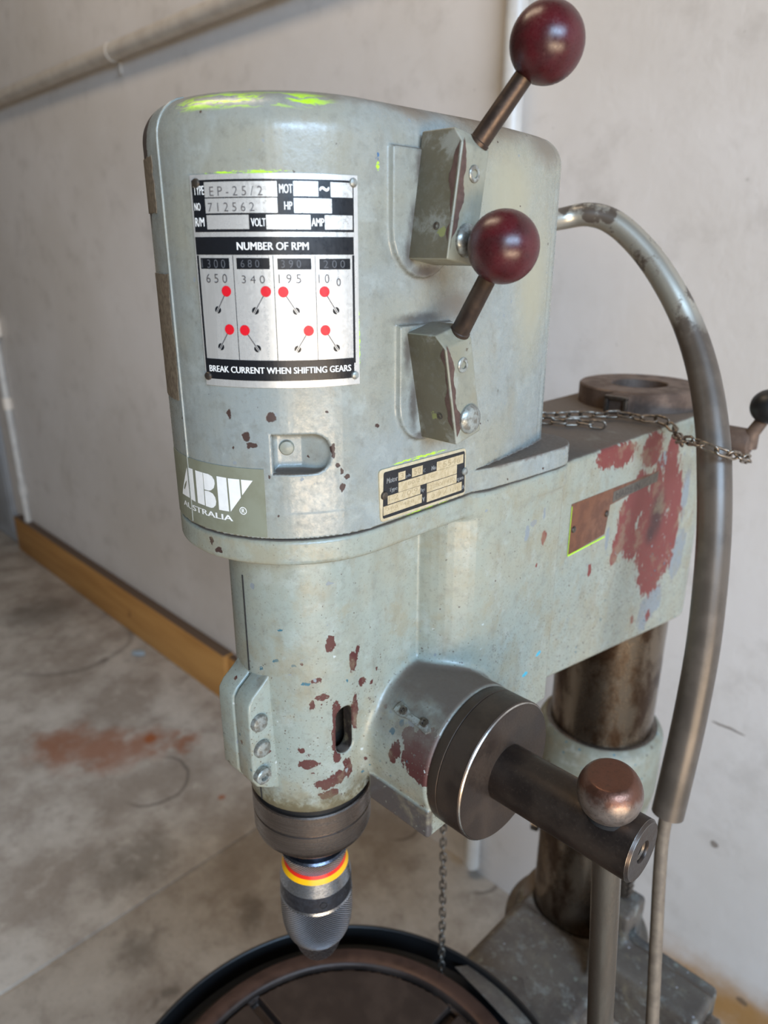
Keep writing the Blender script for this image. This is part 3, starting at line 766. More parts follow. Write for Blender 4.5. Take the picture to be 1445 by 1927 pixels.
# scrap on the floor by the boards
s1 = link('plastic_scrap', prism([(-34, -10), (-8, -22), (20, -12), (36, 4), (10, 18), (-20, 14)], lambda u, v, t: (-1878 + u, 706 + v, FLOOR + t + u * .12 + 5), 0, 4, 1.2), SCRAP)
tag(s1, 'small pale blue plastic scrap on the floor beside the ochre boards', 'scrap')

# ------------------------------------------------------------------ the drill press
press = bpy.data.objects.new('drill_press', None); COL.objects.link(press)
tag(press, 'worn grey-green pillar drill press with red ball selector levers and chipped paint', 'drill press')
def part(name, me, mat, parent=None, label=None): return link(name, me, mat, parent or press, label)

# --- gear cover
def arc(cx, cy, r, a0, a1, n): return [(cx + r * math.cos(rad(a0 + (a1 - a0) * k / n)), cy + r * math.sin(rad(a0 + (a1 - a0) * k / n))) for k in range(n + 1)]
def mirror(right): return right + [(-x, y) for x, y in reversed(right)]
cover_poly = mirror(arc(0, 0, 75, -89.9, 0, 28) + [(75, 40), (75, 78), (74.3, 96), (72.2, 115), (69.6, 135), (66.6, 155), (63.4, 172)] + arc(42, 175, 20, 0, 88, 6))
lip_poly = mirror(arc(0, 0, 75.0, -89.9, 0, 28) + [(75, 40), (75.2, 84), (79.0, 98), (82.0, 130), (83.6, 158), (84.2, 172)] + arc(58, 178, 26, 6, 88, 7))
pad_a = [(5, 48), (54, 48), (54, 8)] + arc(29.5, 10, 24.5, 0, -180, 12) + [(5, 10)]
pad_b = [(11, -38.5), (55, -38.5), (55, -82)] + arc(33, -82, 22, 0, -180, 12) + [(11, -82)]
ra = rad(-41)
def f_cover(x, y, z):
    d2 = poly_sdf(x + 0 * y, y + 0 * x, cover_poly)
    d = extr(d2, z, -190, 70, 19)
    l2 = poly_sdf(x + 0 * y, y + 0 * x, lip_poly)
    d = smin(d, extr(l2, z, -149.6, -134.5, 1.2), 0.6)
    for pd in (pad_a, pad_b):
        p2 = poly_sdf(y + 0 * z, z + 0 * y, pd)
        d = smin(d, extr(p2, x, 62, 78.6, 1.2), 2.2)
    # spot-faced pocket with its screw
    nx, ny = math.cos(ra), math.sin(ra)
    dep = x * nx + y * ny; t = -x * ny + y * nx; zz = z + 101.8
    rr = np.maximum(np.abs(zz) - 10.5, np.maximum(-9.5 - t, t - 12))
    cap = np.sqrt(np.maximum(t - 11, 0) ** 2 + zz ** 2) - 10.5
    sh = np.where(t > 11, cap, np.maximum(np.abs(zz) - 10.5, -9.5 - t))
    floor_d = 64.0 + np.maximum(t - 6, 0) * 0.34
    cut = smax(sh, floor_d - dep, 4.0)
    d = smax(d, -cut, 1.6)
    return np.maximum(d, -149.6 - z)
cover = part('gear_cover', nets(f_cover, (-88, -80, -152), (88, 208, 73), 1.5), COVER)
# vertical joint bead down the front
def front_bead(r):
    pts = [(r * math.sin(rad(-3.5)) , -r * math.cos(rad(3.5)), -148)] + [(75.1 * math.sin(rad(-3.2)), -75.1 * math.cos(rad(3.2)), z) for z in range(-140, 51, 10)]
    for k in range(1, 8):
        a = rad(k * 11.5); q = 56 + 19.1 * math.cos(a)
        pts.append((q * math.sin(rad(-3.2)), -q * math.cos(rad(3.2)), 51 + 19.1 * math.sin(a)))
    return pts
part('joint_bead', tube(front_bead(75.1), 0.75, 8), COVER, cover)
def screw(name, org, axis, r, h, mat, parent, dome=True, hexs=False, lab=None):
    prof = [(-1, r), (h * .45, r), (h * .8, r * .86), (h, r * .45), (h * 1.04, 0)] if dome else [(-1, r), (h - .5, r), (h, r - .5), (h, 0)]
    if hexs: prof = [(-1, r), (h - .7, r), (h, r - .7), (h, r * .55), (h - 2.2, r * .5), (h - 2.2, 0)]
    return part(name, lathe(org, axis, prof, 24), mat, parent, lab)
nx, ny = math.cos(ra), math.sin(ra)
screw('recess_screw', (63.8 * nx + 2.5 * ny, 63.8 * ny - 2.5 * nx, -100.4), (nx, ny, 0), 4.1, 2.6, LEVER, cover)
# tape remains at the front left
def patch(name, a0, a1, z0, z1, r, mat, parent, nu=10, jag=0.0, corner=0.0, th=0.4):
    V = []; F = []
    nv = 10
    for j in range(nv + 1):
        for i in range(nu + 1):
            a = a0 + (a1 - a0) * i / nu; z = z0 + (z1 - z0) * j / nv
            if jag and i in (0, nu): a += random.uniform(-jag, jag)
            if jag and j in (0, nv): z += random.uniform(-jag, jag) * .6
            V.append((r * math.cos(rad(a)), r * math.sin(rad(a)), z))
    for j in range(nv):
        for i in range(nu):
            a = j * (nu + 1) + i; F.append((a, a + 1, a + nu + 2, a + nu + 1))
    n = len(V); V += [(x * (r - th) / r, y * (r - th) / r, z) for x, y, z in V]
    F += [tuple(n + q for q in reversed(f)) for f in F[:]]
    rim = [i for i in range(nu + 1)] + [(j + 1) * (nu + 1) - 1 for j in range(1, nv + 1)] + [nv * (nu + 1) + i for i in range(nu - 1, -1, -1)] + [j * (nu + 1) for j in range(nv - 1, 0, -1)]
    for k in range(len(rim)):
        a, b = rim[k], rim[(k + 1) % len(rim)]; F.append((a, n + a, n + b, b))
    return part(name, sharp(mesh_from(V, F), 40), mat, parent)
patch('tape_patch', -116, -95.2, -78, -12, 75.5, TAPE, cover, jag=.8)
patch('tape_patch', -118, -100, 18, 44, 75.5, TAPE, cover, jag=.8)

# --- speed plate with the gear-lever diagram
def corner_cut(a0, a1, z0, z1): return (a0, a1, z0, z1)
sp = patch('speed_plate', -75.2, -11.6, -66.2, 33.2, 75.75, PLATE, press, nu=40, th=0.7)
sp['label'] = 'aluminium speed plate with black print and eight red lever diagrams'
R0, R1 = 75.84, 75.94
for r in PLATE_BLACK: pr1('black_panel', INK, sp, on_cyl(R0), 'rect', r, 40)
for r in PLATE_BOXES: pr1('black_box', INK, sp, on_cyl(R0), 'rect', r, 12)
for k, (_, z1, z0, a) in enumerate(PLATE_SEPS):
    w = .12 if k < 3 else .45
    pr1('dividing_line', INK, sp, on_cyl(R0), 'rect', (a - w, z0, a + w, z1), 1)
slope = lambda p, q: math.atan2((q[1] - p[1]), (q[0] - p[0]) * math.pi / 180 * 75.8)
MM = 180 / math.pi / 75.8     # degrees per millimetre of arc
def bar(pr, p, q, w):
    s = slope(p, q); dx, dz = -math.sin(s) * w / 2, math.cos(s) * w / 2
    pr.poly([(p[0] + dx * MM, p[1] + dz), (p[0] - dx * MM, p[1] - dz), (q[0] - dx * MM, q[1] - dz), (q[0] + dx * MM, q[1] + dz)])
R2 = 76.02
for r in PLATE_FIELDS: pr1('bare_field', FIELD, sp, on_cyl(R1), 'rect', r, 14)
for d, p in zip(PLATE_DOTS, PLATE_PIV):
    pv = pr1('pivot_dot', INK, sp, on_cyl(R0), 'disc', p, 1.75 * MM, 1.75)
    s = slope(p, d); ca, sa = math.cos(s), math.sin(s)
    q = Print(on_cyl(R1)); bar(q, (p[0] - ca * 1.8 * MM, p[1] - sa * 1.8), (p[0] + ca * 1.8 * MM, p[1] + sa * 1.8), 1.0); q.build('pivot_slot', FIELD, sp)
    q = Print(on_cyl(R2)); bar(q, (p[0] - ca * 1.3 * MM, p[1] - sa * 1.3), d, 0.42); q.build('lever_line', STAMP, sp)
    pr1('red_dot', RED, sp, on_cyl(76.08), 'disc', d, 2.55 * MM, 2.55, 28)
for s_, r in PLATE_WHITE: pr1('white_lettering', WHITE, sp, on_cyl(R1), 'text', s_, r, 0.008 if len(s_) > 8 else 0.006)
for s_, r in PLATE_DARK: pr1('stamped_digits', STAMP, sp, on_cyl(R2), 'text', s_, r, -0.006)
for s_, r in PLATE_GREY: pr1('stamped_digits', STAMP_G, sp, on_cyl(R2), 'text', s_, r, -0.003)
for i, (a, z) in enumerate(PLATE_RIV):
    c, s_ = math.cos(rad(a)), math.sin(rad(a))
    screw('rivet', (75.6 * c, 75.6 * s_, z), (c, s_, 0), 2.1, 1.6, DULL if i in (0, 2) else SCREW, sp)

# --- motor plate on the right side
def flat_side(poly, x0, x1, bevel): return prism(poly, lambda u, v, t: (t, u, v), x0, x1, bevel)
def shear(rect): return rect
my0, my1 = -0.4, 77.2
def rounded(poly, r, n=5):
    out = []
    m = len(poly)
    for i in range(m):
        p0, p1, p2 = [np.array(poly[(i + k - 1) % m], float) for k in range(3)]
        a = (p0 - p1) / np.linalg.norm(p0 - p1); b = (p2 - p1) / np.linalg.norm(p2 - p1)
        for k in range(n + 1):
            t = k / n
            out.append(tuple((1 - t) ** 2 * (p1 + a * r) + 2 * t * (1 - t) * p1 + t * t * (p1 + b * r)))
    return out
mp = part('motor_plate', flat_side(rounded(MOTOR_OUT, 3.0), 74.6, 75.9, 0.15), MPLATE, None, 'cream motor plate with black panel and stamped fields')
mb = Print(on_side(76.0)); mb.poly(rounded(MOTOR_BLACK, 1.6)); mb.build('black_print', INK, mp)
for r in MOTOR_FIELDS: pr1('bare_field', MFIELD, mp, on_side(76.08), 'rect', r, 1)
for s_, r in MOTOR_WHITE: pr1('white_lettering', WHITE, mp, on_side(76.08), 'text', s_, r, 0.02)
for s_, r in MOTOR_TAN: pr1('stamped_digits', MTAN, mp, on_side(76.15), 'text', s_, r, -0.01)
for i, (y, z) in enumerate(MOTOR_RIV): screw('rivet', (75.8, y, z), (1, 0, 0), 2.5, 1.6, DULL if i == 0 else SCREW, mp)

# --- maker's sticker wrapped round the front
st = patch('sticker', -113, -52.2, -148.4, -109.6, 75.5, STICK, press, nu=30, th=0.3)
st['label'] = 'olive sticker with white block letters at the cover front'
def densify(poly):
    out = []
    for i in range(len(poly)):
        p, q = poly[i], poly[(i + 1) % len(poly)]
        out += [(p[0] + (q[0] - p[0]) * k / 3, p[1] + (q[1] - p[1]) * k / 3) for k in range(3)]
    return out
for pl in EMBLEM: pr1('emblem_stroke', WHITE, st, on_cyl(75.6), 'poly', densify(pl))
pr1('white_lettering', WHITE, st, on_cyl(75.6), 'text', 'AUSTRALIA', (AUS[0], AUS[1] - .2, AUS[2], AUS[3] - .2), 0.04)
pr1('registered_ring', WHITE, st, on_cyl(75.6), 'ring', REG, 2.2 * MM, 2.2, 0.2)
pr1('white_lettering', WHITE, st, on_cyl(75.6), 'text', 'R', (REG[0] - .9 * MM, REG[1] - 1.2, REG[0] + 1.0 * MM, REG[1] + 1.2), 0.02)

# --- selector levers: swinging hub blocks with offset rods and ball knobs
def lever(y0, z0, lean):
    u = (0, math.cos(rad(lean)), -math.sin(rad(lean))); w = (0, math.sin(rad(lean)), math.cos(rad(lean)))
    L = lambda x, v, q: (x, y0 + u[1] * v + w[1] * q, z0 + u[2] * v + w[2] * q)
    D = lambda a, b: Vector(L(*b)) - Vector(L(*a))
    prof = [(77.2, -30.5), (104.6, -30.5), (104.6, 24), (98.5, 31), (77.2, 31)]
    hub = part('selector_lever', prism([(a, b) for a, b in prof], lambda a, b, t: L(a, t, b), -11, 11, 1.1, 3), [LEVER, LEVER_DIRT_SHADE])
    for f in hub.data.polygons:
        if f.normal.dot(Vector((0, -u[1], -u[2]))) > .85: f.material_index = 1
    part('lever_shaft', lathe(L(70, 0, -16), D((70, 0, -16), (80, 0, -16)), [(0, 9), (9, 9)], 24), DULL, hub)
    foot, ball = (99.5, 6.3, 26.5), (128, 13, 70)
    ax = D(foot, ball); ln = ax.length
    part('lever_rod', lathe(L(*foot), ax, [(-4, 5.0), (1.0, 5.0), (1.0, 5.6), (2.6, 5.6), (3.0, 5.1), (ln, 4.5)], 24), LROD, hub, 'dark steel lever rod')
    pr = [(-17.4 * math.cos(math.pi * k / 22), 17.5 * math.sin(math.pi * k / 22)) for k in range(23)]
    pr = [(-16.6, 0), (-16.6, 5.3)] + [p for p in pr if p[0] > -16.6]
    part('lever_knob', lathe(L(*ball), ax, pr, 48, 60), KNOB, hub, 'burgundy ball knob')
    part('socket_screw', lathe(L(104.4, 1, 11.8), (1, 0, 0), [(-1, 4.1), (.8, 4.1), (1.2, 3.6), (1.2, 2.1), (-.8, 2.1), (-.8, 0)], 24), SCREW, hub)
    part('screw_socket', lathe(L(104.4, 1, 11.8), (1, 0, 0), [(-.6, 2.0), (-.4, 0)], 6), DARKHOLE, hub)
    part('pivot_cap', lathe(L(104.4, 1.5, -19.5), (1, 0, 0), [(-1, 8.2), (1.6, 8.2), (3.0, 7.2), (3.9, 5.0), (4.3, 2.5), (4.4, 0)], 32), SCREW, hub, 'domed pivot cap')
    part('set_screw', lathe(L(95, -10.9, -14.5), D((95, 0, 0), (95, -5, 0)), [(-1, 1.9), (.5, 1.9), (.2, 1.2), (0, 0)], 16), DULL, hub)
    # bare metal where the enamel has flaked along the outer corner
    n = 40
    def flake(x_of, lo, hi, big, seed):
        rr = random.Random(seed); ph = [rr.uniform(0, 6) for _ in range(4)]
        out = []
        for k in range(n + 1):
            t = k / n
            wd = big * (0.55 + 0.25 * math.sin(3.1 * t * 2 + ph[0]) + 0.22 * math.sin(9 * t + ph[1]) + 0.12 * math.sin(23 * t + ph[2]) + rr.uniform(-.05, .05))
            out.append((lo + (hi - lo) * t, max(0.1, wd) * min(1, 9 * t, 9 * (1 - t))))
        return out
    for kind, lo, hi, big, seed in (('face', -26, 26, 6.5, 3 + int(y0 * 10)), ('side', -22, 25, 4.0, 8 + int(y0 * 10))):
        V = flake(None, lo, hi, big, seed)
        if kind == 'face':
            fl = Print(lambda p, q: L(104.75, p, q)); fl.V = [fl.fn(-9.9, q) for q, _ in V] + [fl.fn(-9.9 + wd, q) for q, wd in V]
        else:
            fl = Print(lambda p, q: L(p, -11.15, q)); fl.V = [fl.fn(103.5, q) for q, _ in V] + [fl.fn(103.5 - wd, q) for q, wd in V]
        fl.F = [(k, k + 1, n + 2 + k, n + 1 + k) for k in range(n)]
        fl.build('flaked_edge', plain_brown, hub)
    return hub
plain_brown = plain('bared_brown_iron', rgb(92, 70, 62), 0.5, 0.2, vary=0.3)
lever(32.5, 23.7, 9.3)['label'] = 'upper grey selector lever housing leaning back'
lever(33.5, -70.0, -12.4)['label'] = 'lower grey selector lever housing leaning forward'

# --- head casting: flange, quill housing, gearbox body, arm and feed boss in one piece
body_poly = [(82, 182)] + arc(76, 184, 6, 0, 90, 4) + [(-76, 190), (-82, 184), (-82, 107)] + arc(-37, 107, 45, 180, 270, 10) + arc(37, 107, 45, 270, 360, 14)
arm_poly = [(74, 150)] + arc(0, 466, 75, 0, 180, 28) + [(-74, 150)]
def f_cast(x, y, z):
    zz = z + 0 * x
    fl = extr(poly_sdf(x + 0 * y, y + 0 * x, lip_poly), z, -166, -150.7, 2.5)
    rq = np.sqrt(x * x + y * y)
    q = extr(rq - 48 + 2.6 * np.clip((-z - 275) / 85, 0, 1), z, -366, -150, 2.0)
    q = smin(q, sd_box(x, y, z, (0, 62, -255), (47, 50, 95), 8), 10)
    b = extr(poly_sdf(x + 0 * y, y + 0 * x, body_poly), z, -355, -151, 3)
    d = smin(q, b, 2.0)
    a = extr(poly_sdf(x + 0 * y, y + 0 * x, arm_poly), z, -430, -153.5, 4)
    a = smax(a, (-348 - 0.163 * (y - 211) - z) * 0.987, 6)
    d = smin(d, a, 7)
    rb = np.sqrt((y - 62) ** 2 + (z + 328) ** 2)
    bs = extr(rb - 50, x, -30, 103, 2.5)
    d = smin(d, bs, 8)
    d = smin(d, sd_box(x, y, z, (74.5, 33, -361), (28.5, 18, 11.5), 2.0), 2)
    d = smin(d, fl, 4)
    # quill bore and the slot that opens into it
    d = smax(d, -np.maximum(rq - 37, -215 - z - 400), 1.5) if False else np.maximum(d, -np.maximum(rq - 36, np.abs(z + 300) - 70))
    sl = np.sqrt((y + 6) ** 2 + np.maximum(np.abs(z + 303) - 12, 0) ** 2) - 6.4
    d = smax(d, -np.maximum(sl, 25 - x), 2.5)
    return d
cast = part('head_casting', nets(f_cast, (-90, -82, -412), (107, 547, -147), 1.8), CAST)
part('quill', lathe((0, 0, 0), (0, 0, -1), [(228, 0), (228, 30), (372, 30), (372, 0)], 40), DULL, None, 'dark steel quill inside its slot')
# clamp lugs at the front, split by a saw cut
lug_prof = [(-40, -252), (-50, -261), (-58, -267), (-61.5, -272), (-62, -277), (-62, -330), (-59, -336), (-52, -341), (-40, -348)]
for (x0, x1) in ((-17, 0.0), (1.6, 17.6)):
    part('clamp_lug', prism(lug_prof, lambda u, v, t: (t, u, v), x0, x1, 1.6, 3), CAST)
part('front_seam', tube([(0.8, -48.1, -190), (0.8, -48.15, -258)], 0.55, 8), DARKHOLE, cast)
part('front_seam', tube([(0.8, -46.3, -343), (0.8, -45.5, -364)], 0.55, 8), DARKHOLE, cast)
for (y, z) in ((-55.0, -286.5), (-54.2, -307)):
    screw('clamp_bolt', (17.4, y, z), (1, 0, 0), 6.2, 3.8, SCREW, None)
part('clamp_bolt', lathe((17.4, -56, -326.5), (1, 0, 0), [(-1, 5.8), (4.2, 5.8), (5.0, 5.0), (5.0, 3.0), (2.5, 2.8), (2.5, 0)], 24), SCREW)
screw('boss_screw', (48.5, 66, -279), (0.25, 0.05, 1), 3.4, 2.2, SCREW, None)
# broken-off bracket riveted to the boss
def ob(px_y, px_x, up): # point on the boss skin at angle px_y, length x
    a = rad(px_y); return (px_x, 62 - (50 + up) * math.sin(a), -328 + (50 + up) * math.cos(a))
bl_bm = prism([(0, -3), (7, -4), (14, -2.2), (26, -2.6), (31, -3.4), (34, 0), (30, 3.6), (25, 2.4), (14, 2), (8, 4), (3, 5), (1, 2)],
              lambda u, v, t: ob(45 - v / 50 * 57.3 + u * .10, 62 + u, t), -.6, 1.4, .4)
bb = part('broken_bracket', bl_bm, SCREW)
for u in (8, 27):
    p0 = ob(45, 62 + u, 1.2); p1 = ob(45, 62 + u, 6)
    part('rivet_hole', lathe(p0, Vector(p1) - Vector(p0), [(0, 3.0), (1.3, 2.9), (1.4, 1.7), (.4, 1.6), (.4, 0)], 16), DULL, bb)
# torn plate on the arm
ap = part('arm_plate', flat_side([(213.5, -190.2), (292, -192.3), (368.3, -194.4), (366.6, -203.9), (278.0, -206.8), (275, -224), (273.3, -232.6), (214.4, -234.6)], 73.6, 74.7, 0.2), BRASS, None, 'torn brown maker plate on the arm side')
stp = Print(on_side(74.8)); stp.rect((281, -205.2, 366, -195.6), 1); stp.build('dark_strip', plain('dark_plate_strip', rgb(92, 84, 74), 0.5, vary=0.3), ap)
ltx = Print(on_side(74.88)); ltx.text('MADE IN', (286, -203.5, 330, -197.5), 0.0); ltx.build('dark_lettering', plain('faded_plate_print', rgb(64, 58, 54), 0.6), ap)
lme = Print(on_side(74.8)); lme.rect((214, -235.6, 274, -234.2), 6); lme.rect((213.4, -234.6, 214.2, -192), 1); lme.build('lime_smear', plain('lime_paint_smear', LIME, 0.5), ap)
for (y, z) in ((272.5, -213.3), (218.9, -213.0)): screw('rivet', (74.6, y, z), (1, 0, 0), 2.8, 1.8, DULL, ap)

# --- spindle nose and chuck
part('quill_collar', lathe((0, 0, 0), (0, 0, -1), [(364, 30), (366, 41.5), (371.5, 41.5), (371.5, 43.6), (372.4, 44.5), (387.4, 44.5), (388, 43.2), (389, 43.2), (389.8, 44.3), (404, 44.3), (408.5, 42.8), (415.5, 36.5), (421, 30), (421.5, 20)], 72), QCOL)
part('collar_gap', lathe((0, 0, 0), (0, 0, -1), [(365.5, 30), (365.5, 42.0), (371.7, 42.0), (371.7, 30)], 64), BLACK)
AX = ((0, 0, 0), (0, 0, -1))
ck = part('drill_chuck', lathe(*AX, [(413, 0), (413, 22), (431.5, 22), (431.5, 25.6), (433, 26.8), (433, 20), (475, 20), (475, 0)], 64), CHUCK_D, None, 'keyless chuck with knurled sleeve and yellow and red rings')
part('upper_knurl', lathe(*AX, [(433, 20), (433, 26.0), (434, 26.6), (440, 25.4), (446, 23.4), (446, 20)], 64), KNURL, ck)
part('red_ring', lathe(*AX, [(446, 20), (446, 23.2), (448.6, 24.4), (448.6, 20)], 64), REDRING, ck, 'red ring')
part('yellow_ring', lathe(*AX, [(448.6, 20), (448.6, 24.4), (452.2, 26.3), (452.2, 20)], 64), YELLOW, ck, 'yellow ring')
part('bright_cone', lathe(*AX, [(452.2, 20), (452.2, 26.3), (463.5, 28.3), (463.5, 20)], 64), CHUCK_L, ck)
part('dark_ring', lathe(*AX, [(463.5, 20), (463.5, 28.3), (478, 28.5), (478, 20)], 64), CHUCK_D, ck)
hole_a = rad(-28)
part('spanner_hole', lathe((27.6 * math.cos(hole_a), 27.6 * math.sin(hole_a), -471), (math.cos(hole_a), math.sin(hole_a), 0), [(0, 3.0), (1.05, 3.0), (1.1, 2.4), (.3, 2.2), (.3, 0)], 20), DARKHOLE, ck)
part('bright_edge', lathe(*AX, [(478, 20), (478, 28.2), (480.5, 28.9), (481, 20)], 64), CHUCK_L, ck)
part('knurled_sleeve', lathe(*AX, [(480.5, 20), (480.5, 28.8), (500, 28.7), (509, 28.0), (516, 26.6), (521, 24.6), (524, 22.6), (524.5, 10)], 72), KNURL, ck)
part('chuck_nose', lathe(*AX, [(524, 10), (524.2, 21.8), (530, 20.2), (539, 17.2), (544.5, 14.6), (546.4, 13), (546.8, 11), (546.8, 7), (538, 6.5), (538, 0)], 56), CHUCK_L, ck)

# --- feed hub, shaft and lever
hubp = part('feed_hub', lathe((0, 62, -328), (1, 0, 0), [(103, 20), (103, 48.5), (104, 49.2), (110.6, 49.2), (111.1, 48.4), (111.6, 49.2), (128.6, 49.2), (130.2, 47.6), (130.2, 19)], 80), HUB, None, 'brown feed hub disc with bright rim')
part('worn_edge', lathe((0, 62, -328), (1, 0, 0), [(129.3, 48.6), (130.0, 47.9)], 80), BRIGHT_EDGE, hubp)
fs = part('feed_shaft', lathe((0, 62, -328), (1, 0, 0), [(125, 19.4), (225.6, 19.4), (227.2, 18.0), (227.2, 7.2), (226, 6.4), (212, 6.4), (212, 0)], 56), BLACK_OXIDE, None, 'black oxide feed shaft with a threaded end hole')
part('worn_edge', lathe((0, 62, -328), (1, 0, 0), [(225.5, 19.45), (227.25, 17.9)], 56), BRIGHT_EDGE, fs)
for k in range(4): part('thread', lathe((0, 62, -328), (1, 0, 0), [(215 + 2.8 * k, 6.5), (216 + 2.8 * k, 5.2), (217 + 2.8 * k, 6.5)], 24), DULL, fs)
lax = Vector((0, -0.150, 0.9887)); lo_ = Vector((205, 62, -328))
fl_ = part('feed_lever', lathe(tuple(lo_), lax, [(-262, 0), (-262, 8), (-261, 9), (20, 9), (20, 0)], 32), ROD, None, 'grey steel feed lever rod')
bc = lo_ + lax * 33.0
pr = [(18.8 * -math.cos(math.pi * k / 24), 18.8 * math.sin(math.pi * k / 24)) for k in range(25)]
pr = [(-15.6, 0), (-15.6, 10.4)] + [p for p in pr if -15.6 < p[0] < 12.6] + [(13.1, 13.0), (13.5, 12.0), (13.2, 6), (13.0, 0)]
part('ball_end', lathe(tuple(bc), lax, pr, 56, 28), BALL, fl_, 'rubbed coppery ball end with a flat top')
part('lever_seat', lathe(tuple(lo_), lax, [(16.5, 13.5), (18.4, 12.6), (18.4, 9)], 40), DARKHOLE, fl_)

# --- column, collars, rack
part('column', lathe((0, 466, 0), (0, 0, -1), [(200, 0), (200, 30), (157, 30), (157, 62), (1342, 62), (1342, 0)], 80), COLUMN, None, 'stained brown steel column')
part('column_cap', lathe((0, 462, 0), (0, 0, 1), [(-158, 29), (-158, 62), (-135, 62), (-133.5, 60.5), (-133.5, 29.5), (-134.5, 28.5), (-158, 28.5)], 72), RUSTY, None, 'thick rusty ring on the column top')
kb = part('key_block', join_meshes([box(4, 26, 386, 404, -154, -134.5, 1.5), ]), RUSTY)
part('key_clip', join_meshes([box(3, 7, 382, 387, -154, -136, 1), box(23, 27, 382, 387, -154, -136, 1), box(3, 27, 382, 387, -139, -135, 1)]), DULL, kb)
part('column_collar', lathe((0, 466, 0), (0, 0, -1), [(557, 63), (557, 68), (561, 73), (567, 76), (640, 76), (652, 74), (672, 71), (676, 66), (676, 62)], 72), COLLAR, None, 'dirty green clamp collar round the column')
part('collar_seat', lathe((0, 466, 0), (0, 0, -1), [(556.4, 62.2), (556.4, 64.5), (557.5, 68)], 64), DULL)
part('rack', join_meshes([box(69, 80, 424, 440, -905, -655, 1.0)] + [box(79, 84, 424.5, 439.5, -900 + 9 * k, -895.5 + 9 * k, .6) for k in range(27)]), DULL, None, 'dark steel rack strip on the column')
part('column_nut', lathe((-62, 446, -760), (-1, -.3, 0), [(0, 9), (9, 9), (10, 7), (10, 0)], 6), DULL)

# --- arm lock lever behind the column
al = part('lock_lever', lathe((60, 468, -178), (1, 0, -0.02), [(0, 10), (8, 14), (52, 14), (58, 12), (60, 8), (60, 0)], 28), RUSTY, None, 'rusty arm lock lever with a black knob')
part('lever_neck', tube([(116, 468, -182), (119, 467, -168), (127, 467, -152)], [9, 6.5, 6], 16), RUSTY, al)
part('lock_knob', lathe((129, 467, -141), (0.3, 0, 1), [(-15.5, 0), (-15.5, 5)] + [(16.5 * -math.cos(math.pi * k / 16), 16.5 * math.sin(math.pi * k / 16)) for k in range(3, 17)], 32), BLACK, al, 'black ball knob')

# --- hose from the motor and the cable that leaves it
hp = spline([(-30, 186, -20), (-30, 215, 4), (-26, 262, 18), (-12.7, 303.5, 24.6), (6.9, 317.3, 27.8), (26.9, 327.3, 20.0), (52.1, 334.9, -2.3), (76.2, 338.1, -31.3), (96.4, 339.3, -62.3), (116.0, 334.0, -98.9),
             (132.7, 324.0, -139.1), (144.1, 313.8, -175.3), (153.6, 305.0, -216.7), (160.7, 296.1, -259.3), (167.2, 284.7, -311.8), (170.8, 272.2, -366.5), (172.3, 261.3, -413.9), (172.6, 252.3, -460.0)], 8)
radii = [min(13.4, 9.0 + 4.4 * max(0, (i - 24)) / 62.0) for i in range(len(hp))]
hs = part('flexible_hose', tube(hp, radii, 24), HOSE, None, 'worn grey hose looping over the arm')
part('hose_gland', lathe((-30, 180, -24), (0, 1, .55), [(0, 16), (14, 16), (16, 13), (26, 13), (26, 9)], 24), DULL, hs)
part('power_cable', tube(spline([(172.0, 253, -440), (172.6, 250.4, -458.0), (174.2, 245.3, -482.9), (180.5, 236.3, -519.3), (187.6, 227.6, -556.0), (196.8, 216.2, -601.7), (204.6, 206.8, -641.0), (211.7, 198.5, -682.7),
      (222, 190, -760), (236, 180, -900), (250, 175, -1080), (262, 200, -1280), (270, 260, -1352), (330, 420, -1364), (420, 620, -1364)], 8), 5.6, 14), CABLE, hs, 'beige power cable')

# --- table with its coolant pan, bracket and base
TX, TY = 15.0, 5.0
def f_table(x, y, z):
    x = x - TX; y = y - TY
    r = np.sqrt(x * x + y * y)
    d = extr(r - 198, z, -828, -790, 2)
    rim = np.sqrt(np.maximum(np.abs(r - 187) - 6, 0) ** 2 + (z + 789) ** 2) - 5.0
    d = smin(d, rim, 3)
    d = np.maximum(d, -np.maximum(np.abs(r - 174.5) - 1.6, -794.5 - z))
    for (cx, cy, hx, hy) in ((-110, 22, 62, 6.2), (110, -22, 62, 6.2), (-6, 110, 6.2, 62), (6, -110, 6.2, 62)):
        d = smax(d, -sd_box(x, y, z, (cx, cy, -790), (hx, hy, 12), 1.0), 1.5)
    return d
tb = part('work_table', nets(f_table, (-186, -196, -831), (216, 206, -781), 2.4), TABLE, None, 'dark round work table with raised rim and slots')
part('table_rim', lathe((TX, TY, 0), (0, 0, 1), [(-789, 176.5), (-784.6, 178.5), (-783.0, 182), (-782.8, 190), (-784, 195.5), (-788, 198.6), (-800, 199.2), (-800, 176.5)], 120), RIM, tb, 'worn reddish-brown table rim')
part('table_hub', lathe((TX, TY, 0), (0, 0, -1), [(826, 90), (905, 74), (905, 0)], 48), BRACKET, tb)
pan = part('coolant_pan', lathe((TX, TY, 0), (0, 0, 1), [(-834, 80), (-838, 80), (-838, 236), (-834, 241.5), (-800, 242), (-799, 241), (-799, 238.5), (-800, 237.5), (-826, 235), (-830, 230), (-830, 199)], 120), BLACK, None, 'black coolant pan round the table')
part('pan_spout', prism([(-30, 226), (-13, 252), (34, 276), (56, 252), (84, 228), (70, 214), (10, 222)], lambda u, v, t: (u, v, -806 + t - (v - 226) * .12), 0, 2.2, .6), BRACKET, pan, 'bent sheet spout at the pan edge')
